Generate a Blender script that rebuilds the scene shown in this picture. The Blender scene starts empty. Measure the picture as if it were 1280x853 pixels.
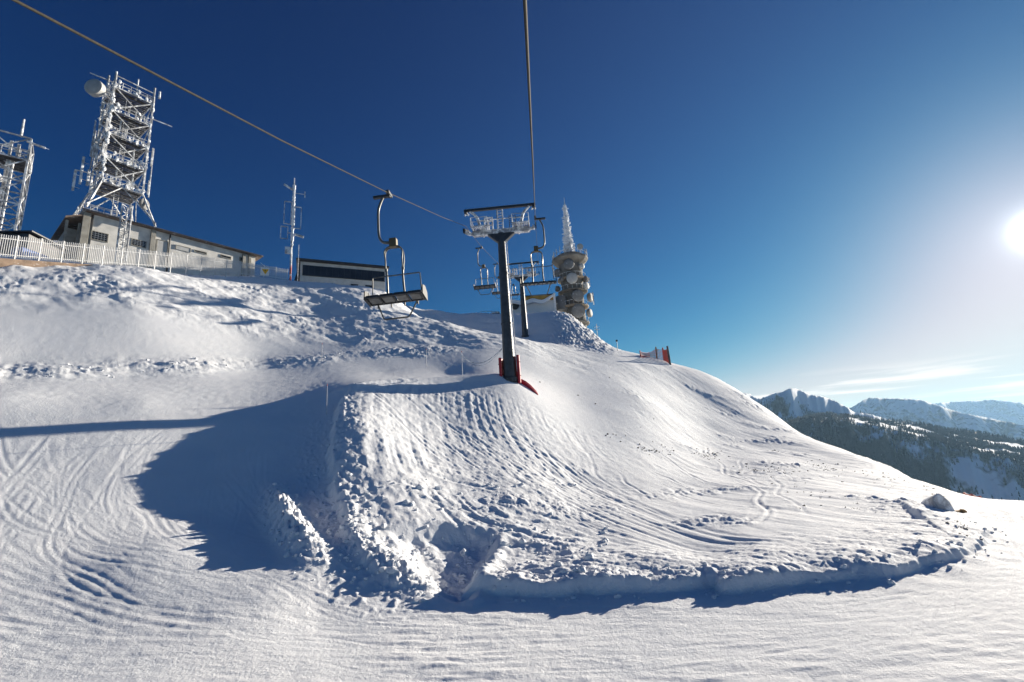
import bpy, math, random
import numpy as np
from mathutils import Vector, Matrix

rng = np.random.default_rng(7)
random.seed(7)
R = math.radians
scene = bpy.context.scene
COL = scene.collection

# ------------------------------------------------------------------ camera
FOC = 585.0                                   # focal length in pixels of a 1280 px wide frame
PITCH, ROLL = R(12.4), R(3.66)
SUN_AZ, SUN_EL = R(50.4), R(14.3)


def ray(px, py):
    x = px - 640.0
    u = -(py - 426.5)
    xr = x * math.cos(ROLL) + u * math.sin(ROLL)
    ur = -x * math.sin(ROLL) + u * math.cos(ROLL)
    return xr, FOC * math.cos(PITCH) - ur * math.sin(PITCH), FOC * math.sin(PITCH) + ur * math.cos(PITCH)


def azt(px, py):
    x, y, z = ray(px, py)
    return math.atan2(x, y), z / math.hypot(x, y)


def at(px, py, r):
    """world point seen at a pixel at the horizontal distance r"""
    a, t = azt(px, py)
    return Vector((r * math.sin(a), r * math.cos(a), r * t))


cam_data = bpy.data.cameras.new("camera")
cam = bpy.data.objects.new("camera", cam_data)
COL.objects.link(cam)
cam_data.sensor_width = 36.0
cam_data.lens = FOC / 1280.0 * 36.0
cam_data.clip_start = 0.05
cam_data.clip_end = 90000.0
fwd = Vector((0, math.cos(PITCH), math.sin(PITCH)))
up0 = Vector((0, -math.sin(PITCH), math.cos(PITCH)))
rt0 = Vector((1, 0, 0))
# image axes: right_img and up_img in world space
right_img = rt0 * math.cos(ROLL) - up0 * math.sin(ROLL)
up_img = rt0 * math.sin(ROLL) + up0 * math.cos(ROLL)
cam.matrix_world = Matrix(((right_img.x, up_img.x, -fwd.x, 0), (right_img.y, up_img.y, -fwd.y, 0),
                           (right_img.z, up_img.z, -fwd.z, 0), (0, 0, 0, 1)))
scene.camera = cam


# ------------------------------------------------------------------ helpers
def tag(o, label=None, cat=None, group=None, kind=None):
    if label: o["label"] = label
    if cat: o["category"] = cat
    if group: o["group"] = group
    if kind: o["kind"] = kind
    return o


def empty(name, loc, rz=0.0, label=None, cat=None, group=None):
    o = bpy.data.objects.new(name, None)
    COL.objects.link(o)
    o.location = loc
    o.rotation_euler = (0, 0, rz)
    o.empty_display_size = 0.3
    return tag(o, label, cat, group)


class MB:
    """collects solids and builds them as one mesh object"""
    def __init__(self):
        self.v, self.f, self.n = [], [], 0

    def add(self, verts, faces):
        self.v.extend(tuple(p) for p in verts)
        self.f.extend(tuple(i + self.n for i in f) for f in faces)
        self.n += len(verts)
        return self

    def box(self, c, s, rot=None):
        hx, hy, hz = s[0] / 2, s[1] / 2, s[2] / 2
        pts = [Vector((x, y, z)) for x in (-hx, hx) for y in (-hy, hy) for z in (-hz, hz)]
        if rot is not None:
            pts = [rot @ p for p in pts]
        c = Vector(c)
        pts = [p + c for p in pts]
        return self.add(pts, [(0, 1, 3, 2), (4, 6, 7, 5), (0, 4, 5, 1), (2, 3, 7, 6), (0, 2, 6, 4), (1, 5, 7, 3)])

    def bar(self, p, q, w, h=None):
        """rectangular bar from p to q"""
        h = h or w
        p, q = Vector(p), Vector(q)
        d = (q - p)
        L = d.length
        if L < 1e-6: return self
        d /= L
        ref = Vector((0, 0, 1)) if abs(d.z) < 0.95 else Vector((0, 1, 0))
        s = d.cross(ref).normalized()
        u = s.cross(d)
        pts = []
        for e in (p, q):
            for a, b in ((-1, -1), (1, -1), (1, 1), (-1, 1)):
                pts.append(e + s * (a * w / 2) + u * (b * h / 2))
        return self.add(pts, [(3, 2, 1, 0), (4, 5, 6, 7), (0, 1, 5, 4), (1, 2, 6, 5), (2, 3, 7, 6), (3, 0, 4, 7)])

    def tube(self, pts, r, n=8, r1=None, cap=True):
        pts = [Vector(p) for p in pts]
        m = len(pts)
        rings = []
        prev = None
        for i, p in enumerate(pts):
            d = (pts[min(i + 1, m - 1)] - pts[max(i - 1, 0)]).normalized()
            if prev is None:
                ref = Vector((0, 0, 1)) if abs(d.z) < 0.9 else Vector((0, 1, 0))
                s = d.cross(ref).normalized()
            else:
                s = (prev - d * prev.dot(d)).normalized()
            prev = s
            u = s.cross(d)
            rr = r if r1 is None else r + (r1 - r) * i / (m - 1)
            rings.append([p + (s * math.cos(2 * math.pi * k / n) + u * math.sin(2 * math.pi * k / n)) * rr for k in range(n)])
        v = [p for rg in rings for p in rg]
        f = []
        for i in range(m - 1):
            for k in range(n):
                a, b = i * n + k, i * n + (k + 1) % n
                f.append((a, b, b + n, a + n))
        if cap:
            f.append(tuple(range(n - 1, -1, -1)))
            f.append(tuple((m - 1) * n + k for k in range(n)))
        return self.add(v, f)

    def lathe(self, prof, c=(0, 0, 0), n=24, rot=None):
        """profile of (radius, z) turned about the local z axis"""
        c = Vector(c)
        v, f = [], []
        for (r, z) in prof:
            for k in range(n):
                a = 2 * math.pi * k / n
                p = Vector((r * math.cos(a), r * math.sin(a), z))
                if rot is not None: p = rot @ p
                v.append(p + c)
        for i in range(len(prof) - 1):
            for k in range(n):
                a, b = i * n + k, i * n + (k + 1) % n
                f.append((a, b, b + n, a + n))
        f.append(tuple(range(n - 1, -1, -1)))
        f.append(tuple((len(prof) - 1) * n + k for k in range(n)))
        return self.add(v, f)

    def prism(self, poly, off):
        """polygon (3-D points) swept by the vector off"""
        off = Vector(off)
        a = [Vector(p) for p in poly]
        b = [p + off for p in a]
        n = len(a)
        f = [tuple(range(n - 1, -1, -1)), tuple(range(n, 2 * n))]
        for i in range(n):
            j = (i + 1) % n
            f.append((i, j, j + n, i + n))
        return self.add(a + b, f)

    def build(self, name, mat, parent=None, smooth=False, bevel=0.0):
        me = bpy.data.meshes.new(name)
        me.from_pydata(self.v, [], self.f)
        me.materials.append(mat)
        me.update()
        import bmesh
        bm = bmesh.new()
        bm.from_mesh(me)
        bmesh.ops.recalc_face_normals(bm, faces=bm.faces)
        bm.to_mesh(me)
        bm.free()
        if smooth:
            for p in me.polygons: p.use_smooth = True
            me.set_sharp_from_angle(angle=R(40))
        o = bpy.data.objects.new(name, me)
        COL.objects.link(o)
        if parent is not None: o.parent = parent
        if bevel:
            m = o.modifiers.new("bevel", "BEVEL")
            m.width = bevel
            m.segments = 1
            m.limit_method = "ANGLE"
        return o


def arc(c, r, a0, a1, n, ax, ay):
    c, ax, ay = Vector(c), Vector(ax), Vector(ay)
    return [c + ax * (r * math.cos(a0 + (a1 - a0) * i / n)) + ay * (r * math.sin(a0 + (a1 - a0) * i / n)) for i in range(n + 1)]


def smooth_path(pts, k=4):
    """Catmull-Rom through pts"""
    P = [Vector(p) for p in pts]
    P = [P[0] * 2 - P[1]] + P + [P[-1] * 2 - P[-2]]
    out = []
    for i in range(1, len(P) - 2):
        for j in range(k):
            t = j / k
            a, b, c, d = P[i - 1], P[i], P[i + 1], P[i + 2]
            out.append(0.5 * ((2 * b) + (c - a) * t + (2 * a - 5 * b + 4 * c - d) * t * t + (3 * b - a - 3 * c + d) * t ** 3))
    out.append(P[-2])
    return out


# ------------------------------------------------------------------ materials
def mat(name, col, rough=0.6, metal=0.0, var=0.12, scale=6.0, bump=0.0, rime=0.0, rime_scale=3.0, spec=0.5):
    """painted or bare surface with uneven tone; rime = share of the surface crusted with white hoar"""
    m = bpy.data.materials.new(name)
    m.use_nodes = True
    nt = m.node_tree
    N, L = nt.nodes, nt.links
    b = N["Principled BSDF"]
    tc = N.new("ShaderNodeTexCoord")
    no = N.new("ShaderNodeTexNoise")
    no.inputs["Scale"].default_value = scale
    no.inputs["Detail"].default_value = 6
    L.new(tc.outputs["Object"], no.inputs["Vector"])
    cr_ = N.new("ShaderNodeValToRGB")
    cr_.color_ramp.elements[0].position = 0.3
    cr_.color_ramp.elements[1].position = 0.7
    lo = [max(0, c * (1 - var)) for c in col]
    hi = [min(1, c * (1 + var)) for c in col]
    cr_.color_ramp.elements[0].color = (*lo, 1)
    cr_.color_ramp.elements[1].color = (*hi, 1)
    L.new(no.outputs["Fac"], cr_.inputs["Fac"])
    colout = cr_.outputs["Color"]
    if rime > 0:
        n2 = N.new("ShaderNodeTexNoise")
        n2.inputs["Scale"].default_value = rime_scale
        n2.inputs["Detail"].default_value = 8
        n2.inputs["Roughness"].default_value = 0.65
        L.new(tc.outputs["Object"], n2.inputs["Vector"])
        r2 = N.new("ShaderNodeValToRGB")
        c = 0.5 + (0.5 - rime) * 0.5
        r2.color_ramp.elements[0].position = max(0, c - 0.06)
        r2.color_ramp.elements[1].position = min(1, c + 0.06)
        L.new(n2.outputs["Fac"], r2.inputs["Fac"])
        mx = N.new("ShaderNodeMix")
        mx.data_type = "RGBA"
        L.new(r2.outputs["Color"], mx.inputs[0])
        L.new(colout, mx.inputs[6])
        mx.inputs[7].default_value = (0.84, 0.86, 0.88, 1)
        colout = mx.outputs[2]
        if metal:
            ms = N.new("ShaderNodeMath")
            ms.operation = "MULTIPLY_ADD"
            L.new(r2.outputs["Color"], ms.inputs[0])
            ms.inputs[1].default_value = -metal
            ms.inputs[2].default_value = metal
            L.new(ms.outputs[0], b.inputs["Metallic"])
    L.new(colout, b.inputs["Base Color"])
    b.inputs["Roughness"].default_value = rough
    if not (metal and rime > 0): b.inputs["Metallic"].default_value = metal
    b.inputs["Specular IOR Level"].default_value = spec
    if bump:
        bp = N.new("ShaderNodeBump")
        bp.inputs["Strength"].default_value = 0.6
        bp.inputs["Distance"].default_value = bump
        L.new(no.outputs["Fac"], bp.inputs["Height"])
        L.new(bp.outputs["Normal"], b.inputs["Normal"])
    return m


M = {}
M["mast_steel"] = mat("weathered dark grey steel", (0.050, 0.055, 0.064), 0.45, 0.3, 0.35, 2.0)
M["galv"] = mat("galvanised steel", (0.42, 0.43, 0.44), 0.42, 0.6, 0.2, 5)
M["dark"] = mat("dark painted steel", (0.035, 0.037, 0.042), 0.5, 0.2, 0.3, 6)
M["frosted"] = mat("steel crusted with rime", (0.33, 0.34, 0.36), 0.55, 0.3, 0.2, 6, rime=0.5, rime_scale=2.0)
M["rimed"] = mat("white painted steel with rime", (0.34, 0.34, 0.35), 0.7, 0.0, 0.3, 6, rime=0.45, rime_scale=1.3)
M["rime"] = mat("thick rime ice", (0.78, 0.80, 0.83), 0.8, 0.0, 0.12, 1.6, bump=0.2)
M["grating"] = mat("dark platform grating", (0.07, 0.07, 0.075), 0.7, 0.1, 0.3, 3, rime=0.12)
M["rubber"] = mat("black rubber", (0.02, 0.02, 0.02), 0.8)
M["rope"] = mat("greased steel wire rope", (0.045, 0.040, 0.030), 0.7, 0.1, 0.3, 20, spec=0.15)
M["chair"] = mat("grey chair steel", (0.16, 0.155, 0.145), 0.4, 0.5, 0.25, 5)
M["seat"] = mat("dark seat pad", (0.030, 0.032, 0.036), 0.6, 0, 0.3, 6)
M["seat_under"] = mat("grey seat underside", (0.15, 0.15, 0.147), 0.6, 0.1, 0.3, 5)
M["brown_box"] = mat("brown grip housing", (0.12, 0.09, 0.045), 0.5, 0.2)
M["red"] = mat("red padded vinyl", (0.36, 0.018, 0.032), 0.55, 0, 0.25, 3)
M["red_net"] = mat("faded red plastic net", (0.50, 0.10, 0.08), 0.7, 0, 0.2, 8)
M["plaster"] = mat("grey rendered wall", (0.66, 0.64, 0.60), 0.9, 0, 0.2, 0.9, bump=0.02)
M["plaster_dark"] = mat("stained concrete pillar", (0.30, 0.285, 0.25), 0.9, 0, 0.3, 1.2, bump=0.02)
M["roof_edge"] = mat("weathered roof edge", (0.20, 0.15, 0.12), 0.8, 0, 0.3, 2, rime=0.2, rime_scale=1.2)
M["glass"] = mat("dark window glass", (0.02, 0.025, 0.03), 0.12, 0, 0.1)
M["door"] = mat("pale metal door", (0.46, 0.46, 0.45), 0.6, 0, 0.1, 2)
M["white"] = mat("white paint", (0.76, 0.76, 0.75), 0.6, 0, 0.1, 4)
M["fence_white"] = mat("frosted white fence paint", (0.60, 0.60, 0.60), 0.7, 0, 0.12, 5)
M["kerb"] = mat("brown concrete kerb", (0.22, 0.155, 0.11), 0.9, 0, 0.3, 2, rime=0.2)
M["yellow"] = mat("yellow warning paint", (0.75, 0.42, 0.02), 0.6, 0, 0.08)
M["black"] = mat("black paint", (0.02, 0.02, 0.02), 0.6)
M["concrete"] = mat("weathered tower concrete", (0.15, 0.14, 0.125), 0.9, 0, 0.3, 0.7, bump=0.03)
M["concrete_warm"] = mat("ochre tower slab edge", (0.29, 0.235, 0.175), 0.9, 0, 0.3, 0.8, rime=0.2, rime_scale=0.8)
M["dish"] = mat("pale antenna radome", (0.42, 0.42, 0.41), 0.6, 0, 0.12, 1.5)
M["dish_grey"] = mat("grey antenna radome", (0.17, 0.17, 0.17), 0.7, 0, 0.2, 1.2, rime=0.2, rime_scale=1.0)
M["blue"] = mat("blue tarpaulin", (0.03, 0.10, 0.34), 0.6, 0, 0.2, 2)
M["dark_roof"] = mat("dark metal roof", (0.045, 0.045, 0.05), 0.5, 0.1, 0.3, 2)
M["cladding"] = mat("pale building cladding", (0.60, 0.585, 0.55), 0.8, 0, 0.14, 1.0)
M["band_glass"] = mat("dark window band", (0.030, 0.034, 0.042), 0.15, 0, 0.3, 0.6)
M["orange_fascia"] = mat("ochre roof fascia", (0.52, 0.28, 0.05), 0.7, 0, 0.25, 1.0)
M["red_white"] = mat("red mast paint", (0.50, 0.10, 0.08), 0.7, 0, 0.2, 4, rime=0.4, rime_scale=1.5)
M["stone"] = mat("grey brown rock", (0.13, 0.12, 0.115), 0.9, 0, 0.4, 1.5, bump=0.05, rime=0.15)
M["crust"] = mat("snow crusted rock in shade grey", (0.46, 0.46, 0.47), 0.9, 0, 0.3, 2.5, bump=0.04, rime=0.5, rime_scale=1.6)  # grey of the shaded snow face is put into the base colour
M["ochre_stone"] = mat("ochre rock", (0.36, 0.20, 0.07), 0.9, 0, 0.3, 2)
M["grass"] = mat("dry frosted grass", (0.10, 0.085, 0.06), 0.9, 0, 0.4, 3)
M["wood"] = mat("weathered wooden post", (0.24, 0.16, 0.10), 0.85, 0, 0.3, 4)
M["pole"] = mat("grey marker pole", (0.42, 0.43, 0.45), 0.6, 0.1, 0.1, 4)


def snow_material(name, fine=1.0):
    m = bpy.data.materials.new(name)
    m.use_nodes = True
    nt = m.node_tree
    N, L = nt.nodes, nt.links
    b = N["Principled BSDF"]
    tc = N.new("ShaderNodeTexCoord")
    n1 = N.new("ShaderNodeTexNoise")
    n1.inputs["Scale"].default_value = 0.35
    n1.inputs["Detail"].default_value = 5
    L.new(tc.outputs["Object"], n1.inputs["Vector"])
    cr_ = N.new("ShaderNodeValToRGB")
    cr_.color_ramp.elements[0].position = 0.3
    cr_.color_ramp.elements[1].position = 0.7
    cr_.color_ramp.elements[0].color = (0.80, 0.815, 0.84, 1)
    cr_.color_ramp.elements[1].color = (0.87, 0.875, 0.885, 1)
    L.new(n1.outputs["Fac"], cr_.inputs["Fac"])
    L.new(cr_.outputs["Color"], b.inputs["Base Color"])
    b.inputs["Roughness"].default_value = 0.80
    b.inputs["Specular IOR Level"].default_value = 0.1
    n2 = N.new("ShaderNodeTexNoise")
    n2.inputs["Scale"].default_value = 13.0
    n2.inputs["Detail"].default_value = 6
    n2.inputs["Roughness"].default_value = 0.7
    L.new(tc.outputs["Object"], n2.inputs["Vector"])
    bp = N.new("ShaderNodeBump")
    bp.inputs["Strength"].default_value = 0.6 * fine
    bp.inputs["Distance"].default_value = 0.05
    L.new(n2.outputs["Fac"], bp.inputs["Height"])
    # crumbs and chatter marks left by skis, drawn out along the run
    mp = N.new("ShaderNodeMapping")
    mp.inputs["Rotation"].default_value = (0, 0, R(-12))
    mp.inputs["Scale"].default_value = (1.3, 5.5, 2.5)
    L.new(tc.outputs["Object"], mp.inputs["Vector"])
    n3 = N.new("ShaderNodeTexNoise")
    n3.inputs["Scale"].default_value = 1.6
    n3.inputs["Detail"].default_value = 7
    n3.inputs["Roughness"].default_value = 0.72
    n3.inputs["Distortion"].default_value = 0.6
    L.new(mp.outputs[0], n3.inputs["Vector"])
    b3 = N.new("ShaderNodeBump")
    b3.inputs["Strength"].default_value = 0.28 * fine
    b3.inputs["Distance"].default_value = 0.06
    L.new(n3.outputs["Fac"], b3.inputs["Height"])
    L.new(b3.outputs["Normal"], bp.inputs["Normal"])
    L.new(bp.outputs["Normal"], b.inputs["Normal"])
    return m


M["snow"] = snow_material("wind packed snow")


# ------------------------------------------------------------------ terrain
PERM = np.random.default_rng(3).permutation(256)
PERM = np.concatenate([PERM, PERM])
GA = np.linspace(0, 2 * np.pi, 64, endpoint=False)
GX, GY = np.cos(GA), np.sin(GA)


def noise(x, y, seed=0):
    xi = np.floor(x).astype(np.int64)
    yi = np.floor(y).astype(np.int64)
    xf, yf = x - xi, y - yi
    u = xf * xf * xf * (xf * (xf * 6 - 15) + 10)
    v = yf * yf * yf * (yf * (yf * 6 - 15) + 10)

    def g(ix, iy, fx, fy):
        h = PERM[PERM[(ix + seed * 37) & 255] + ((iy + seed * 91) & 255)] & 63
        return GX[h] * fx + GY[h] * fy
    a = g(xi, yi, xf, yf)
    b = g(xi + 1, yi, xf - 1, yf)
    c = g(xi, yi + 1, xf, yf - 1)
    d = g(xi + 1, yi + 1, xf - 1, yf - 1)
    return (a + u * (b - a) + v * ((c + u * (d - c)) - (a + u * (b - a)))) * 1.5


def fbm(x, y, oct=4, seed=0, gain=0.5):
    s, amp, fr = 0, 1.0, 1.0
    for k in range(oct):
        s = s + amp * noise(x * fr + 13.7 * k, y * fr - 7.1 * k, seed + k)
        amp *= gain
        fr *= 2.03
    return s


def billow(x, y, oct=3, seed=0):
    s, amp, fr = 0, 1.0, 1.0
    for k in range(oct):
        s = s + amp * np.abs(noise(x * fr + 5.3 * k, y * fr + 9.9 * k, seed + k))
        amp *= 0.5
        fr *= 2.1
    return s


def sstep(a, b, x):
    t = np.clip((x - a) / (b - a), 0, 1)
    return t * t * (3 - 2 * t)


PZ = -3.9                                     # level of the groomed run
CTRL = []                                     # (azimuth, ln r, z / r)


def c_px(px, py, r):
    a, t = azt(px, py)
    CTRL.append((a, math.log(r), t))


def c_flat(px, py, z=PZ):
    a, t = azt(px, py)
    CTRL.append((a, math.log(z / t), t))


def c_az(deg, r, z):
    CTRL.append((R(deg), math.log(r), z / r))


# groomed run in front
for px in (400, 600, 800, 1000, 1150, 1279):
    c_flat(px, 853)
c_flat(200, 853, -3.85)
for px, py in ((400, 770), (520, 770), (640, 764), (760, 759), (880, 753), (960, 749), (1040, 742),
               (1120, 734), (1180, 718), (1279, 760), (1120, 790), (900, 800), (600, 805), (350, 815)):
    c_flat(px, py)
for px, py, z in ((1230, 690, -3.95), (1279, 690, -4.0), (1262, 655, -4.1), (1279, 635, -4.25), (1279, 626, -4.35), (1230, 640, -4.1),
                  (400, 850, -3.9)):
    c_flat(px, py, z)
for d in (-20, 0, 20, 40, 60, 72):
    c_az(d, 5.0, PZ - 0.05)
    c_az(d, 8.0, PZ - 0.02)
c_az(-40, 5.0, -3.9); c_az(-40, 8.0, -3.9); c_az(-60, 5.0, -3.9); c_az(-60, 8.0, -3.88)
# left slope, road and the hill under the fence
for px, lst in {
    320: [(495, 36), (470, 43), (455, 47), (400, 57), (360, 70), (346, 77)],
    320.5: [(710, 17.4), (680, 19.0), (640, 21.3), (590, 24.6), (540, 29.2), (510, 33)],
    395: [(720, 15.9), (680, 17.8), (640, 20.0), (590, 23.6), (540, 28), (497, 33.5)],
    440: [(486, 34), (530, 27.4), (580, 23.2), (640, 19.3), (690, 16.8), (725, 15.3)],
    500: [(481, 36), (530, 28.8), (580, 23.6), (640, 19.2), (690, 16.7), (725, 15.1)],
    560: [(478, 38), (535, 30), (600, 23.2), (660, 18.4), (700, 16.3), (728, 14.9)],
    640: [(476, 40), (540, 31), (600, 24), (660, 18.6), (700, 16.2), (724, 14.8)],
    720: [(437, 68), (462, 55), (500, 44), (540, 36.2), (600, 27), (650, 20.3), (700, 16)],
    800: [(443, 78), (470, 62), (500, 50.5), (550, 39.5), (600, 29.2), (650, 20.8), (700, 15.6)],
    880: [(467, 83), (500, 66.5), (550, 50.5), (580, 40), (620, 27.8), (650, 21.3), (700, 16.1)],
    960: [(513, 76), (545, 59), (580, 43), (620, 28), (660, 20.0), (700, 16.1)],
    1050: [(560, 60), (580, 49), (610, 34), (650, 22.8), (690, 17.6)],
    1120: [(588, 53), (605, 40), (640, 26.2), (680, 19.5)],
    1180: [(611, 44), (630, 31), (660, 23.5), (690, 19.2)],
    1230: [(623, 37), (660, 25)],
    # ground above the road between the fence and the second pylon
    480.5: [(466, 43), (448, 48), (415, 57), (384, 67)],
    400.5: [(476, 40), (455, 46), (420, 55), (385, 65), (354, 78)],
    560.5: [(468, 43), (450, 48), (425, 56), (404, 63)],
    640.5: [(463, 45), (440, 53), (421, 62)],
    690: [(445, 58), (430, 68)],
    # shaded hollow and the mound under the tower
    480.6: [(364, 80)], 545: [(412, 80), (388, 93)], 600: [(424, 77), (392, 94)], 640.6: [(428, 76), (392, 93)],
    690.6: [(428, 74), (395, 90)], 712: [(396, 92)], 722: [(404, 97)], 745: [(421, 88)], 770: [(437, 82)],
}.items():
    for py, r in lst:
        c_px(int(px), py, r)
# the left slope: one long fall line towards azimuth -40, shaped by a single profile
PROF = [(10, PZ), (14, -3.75), (17, -3.3), (19.3, -2.68), (23, -1.54), (27.2, 0.2), (31.2, 2.25), (35.4, 4.4), (38.5, 5.3), (41.8, 6.4), (50.5, 12.4), (60, 19.0), (65, 22.0), (72, 24.0), (90, 25)]


def f_left(w): return np.interp(w, [p[0] for p in PROF], [p[1] for p in PROF])


for px, ys in ((0, (853, 800, 750, 700, 670, 640, 610, 580, 550, 525, 500, 466, 430, 400, 350, 326)), (90, (770, 710, 670, 630, 590, 550, 515, 470, 400, 345)),
               (175, (770, 720, 690, 660, 630, 600, 570, 540, 505, 468, 400, 350, 336)), (250, (720, 680, 640, 600, 560, 520))):
    for py in ys:
        a, t = azt(px, py)
        c = math.cos(a + R(35))
        w = np.linspace(9, 74, 1500)
        d = f_left(w) - t * w / c
        k = int(np.argmax(d >= 0)) if (d >= 0).any() else int(np.argmax(d))
        CTRL.append((a, math.log(w[k] / c), t))
for r in (12, 16, 21, 27, 34, 44, 54, 66, 85):
    c_az(-68, r, float(f_left(r * math.cos(R(33)))))
# edges outside the frame
for d, r, z in ((-49, 74, 24), (-49, 90, 25), (-49, 115, 25), (-40, 76, 25), (-40, 85, 27), (-40, 115, 27), (-29, 92, 29), (-29, 120, 28), (-20, 95, 28), (-18, 130, 22),
                (-8, 115, 24), (0, 112, 24), (8, 112, 23), (12, 100, 12), (18, 100, 5), (18, 120, -9), (25, 98, -3), (30, 92, -7), (36, 76, -11),
                (41, 66, -11), (44, 49, -9), (30, 105, -26), (42, 86, -26), (50, 44, -7.5), (50, 80, -26), (65, 12, PZ), (65, 20, -4), (65, 30, -4.6),
                (65, 50, -12), (65, 90, -32), (0, 150, 14), (-30, 150, 22), (-60, 150, 18), (20, 150, -34)):
    c_az(d, r, z)

C = np.array(CTRL)
AZK = 1.7


def tps_fit(C, lam=2e-4):
    X = np.stack([C[:, 0] * AZK, C[:, 1]], 1)
    n = len(X)
    d2 = ((X[:, None] - X[None]) ** 2).sum(-1)
    K = 0.5 * d2 * np.log(d2 + 1e-12)
    A = np.zeros((n + 3, n + 3))
    A[:n, :n] = K + lam * np.eye(n)
    A[:n, n] = 1
    A[:n, n + 1:] = X
    A[n, :n] = 1
    A[n + 1:, :n] = X.T
    b = np.zeros(n + 3)
    b[:n] = C[:, 2]
    return X, np.linalg.solve(A, b)


TX, TW = tps_fit(C)


def tps(a, lr):
    sh = a.shape
    a = np.asarray(a, float).ravel() * AZK
    lr = np.asarray(lr, float).ravel()
    out = np.empty(len(a))
    n = len(TX)
    for s in range(0, len(a), 40000):
        aa, ll = a[s:s + 40000], lr[s:s + 40000]
        d2 = (aa[:, None] - TX[None, :, 0]) ** 2 + (ll[:, None] - TX[None, :, 1]) ** 2
        out[s:s + 40000] = (0.5 * d2 * np.log(d2 + 1e-12)) @ TW[:n] + TW[n] + TW[n + 1] * aa + TW[n + 2] * ll
    return out.reshape(sh)


def hit(px, py):
    """plan point where the line of sight through a pixel first meets the smooth ground"""
    a, t = azt(px, py)
    lr = np.linspace(math.log(6), math.log(130), 900)
    tt = tps(np.full_like(lr, a), lr)
    k = np.argmax(tt >= t)
    if tt[k] < t: k = int(np.argmax(tt))
    r = math.exp(lr[k])
    return (r * math.sin(a), r * math.cos(a))


def poly_dist(X, Y, pts, vals=None):
    """signed distance to an open polyline (positive on its left), and an interpolated value along it"""
    best = np.full(X.shape, 1e9)
    sgn = np.ones(X.shape)
    val = np.zeros(X.shape)
    par = np.zeros(X.shape)
    wsum = np.full(X.shape, 1e-12)
    acc = 0.0
    for i in range(len(pts) - 1):
        (x0, y0), (x1, y1) = pts[i], pts[i + 1]
        dx, dy = x1 - x0, y1 - y0
        L2 = dx * dx + dy * dy + 1e-9
        t = np.clip(((X - x0) * dx + (Y - y0) * dy) / L2, 0, 1)
        d = np.hypot(X - x0 - t * dx, Y - y0 - t * dy)
        m = d < best
        best = np.where(m, d, best)
        cr_ = dx * (Y - y0) - dy * (X - x0)
        sgn = np.where(m, np.sign(cr_), sgn)
        if vals is not None:
            w = math.sqrt(L2) / (d * d + 0.02) ** 2
            val += w * (vals[i] + t * (vals[i + 1] - vals[i]))
            wsum += w
        par = np.where(m, acc + t * math.sqrt(L2), par)
        acc += math.sqrt(L2)
    return best * sgn, val / wsum, par


def in_poly(X, Y, pts):
    """signed distance to a closed polygon, positive inside"""
    ins = np.zeros(X.shape, bool)
    n = len(pts)
    for i in range(n):
        (x0, y0), (x1, y1) = pts[i], pts[(i + 1) % n]
        c = ((y0 > Y) != (y1 > Y)) & (X < (x1 - x0) * (Y - y0) / (y1 - y0 + 1e-12) + x0)
        ins ^= c
    d, _, _ = poly_dist(X, Y, list(pts) + [pts[0]])
    return np.where(ins, np.abs(d), -np.abs(d))


def curve_px(pix, k=4):
    p = [Vector((*hit(*q), 0)) for q in pix]
    return [(v.x, v.y) for v in smooth_path(p, k)]


def vals_k(v, k=4):
    out = []
    for i in range(len(v) - 1):
        for j in range(k):
            out.append(v[i] + (v[i + 1] - v[i]) * j / k)
    return out + [v[-1]]


BANK_PX = [(520, 742), (560, 744), (600, 746), (650, 748), (720, 747), (800, 743), (868, 739), (893, 737), (906, 744), (960, 738), (1040, 731), (1110, 724),
           (1170, 712), (1210, 698), (1236, 682), (1238, 668), (1222, 654)]
BANK = curve_px(BANK_PX)
BANK_H = vals_k([0.0, 0.12, 0.30, 0.40, 0.42, 0.40, 0.38, 0.30, 0.42, 0.38, 0.34, 0.30, 0.24, 0.20, 0.16, 0.10, 0.0])
WALL_PX = [(470, 480), (440, 488), (424, 506), (416, 536), (412, 572), (414, 606), (422, 640), (432, 672), (446, 702), (468, 726), (500, 740), (545, 748)]
WALL = curve_px(WALL_PX)
WALL_H = vals_k([0.0, 0.18, 0.40, 0.50, 0.48, 0.38, 0.28, 0.20, 0.16, 0.08, 0.03, 0.0])
HEAP = curve_px([(347, 606), (350, 632), (362, 662), (380, 690), (398, 708)])
HEAP_H = vals_k([0.2, 0.55, 0.72, 0.55, 0.15])
HEAP2 = curve_px([(432, 640), (446, 672), (470, 705), (505, 730), (545, 745)])
HEAP2_H = vals_k([0.08, 0.18, 0.26, 0.24, 0.08])
FILL = curve_px([(225, 705), (260, 718), (300, 732), (340, 742)])
SAG = curve_px([(446, 585), (448, 620), (462, 655), (480, 690)])
SCOOP = curve_px([(484, 664), (530, 654), (585, 660), (625, 676), (618, 712), (596, 752), (556, 750), (520, 722), (484, 664)])[:-1]
LIP = curve_px([(628, 672), (618, 700), (600, 735), (592, 756)])
LIP_H = vals_k([0.05, 0.2, 0.25, 0.1])
BERM = curve_px([(-60, 470), (0, 466), (90, 467), (140, 463), (210, 461), (300, 456), (400, 448), (480, 441), (560, 437)])
GROOVE = curve_px([(1118, 624), (1128, 635), (1146, 650), (1162, 661)])
GROOVE_H = vals_k([0.0, 0.12, 0.26, 0.05])
BROW = curve_px([(440, 486), (500, 480), (560, 476), (620, 473)])


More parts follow.
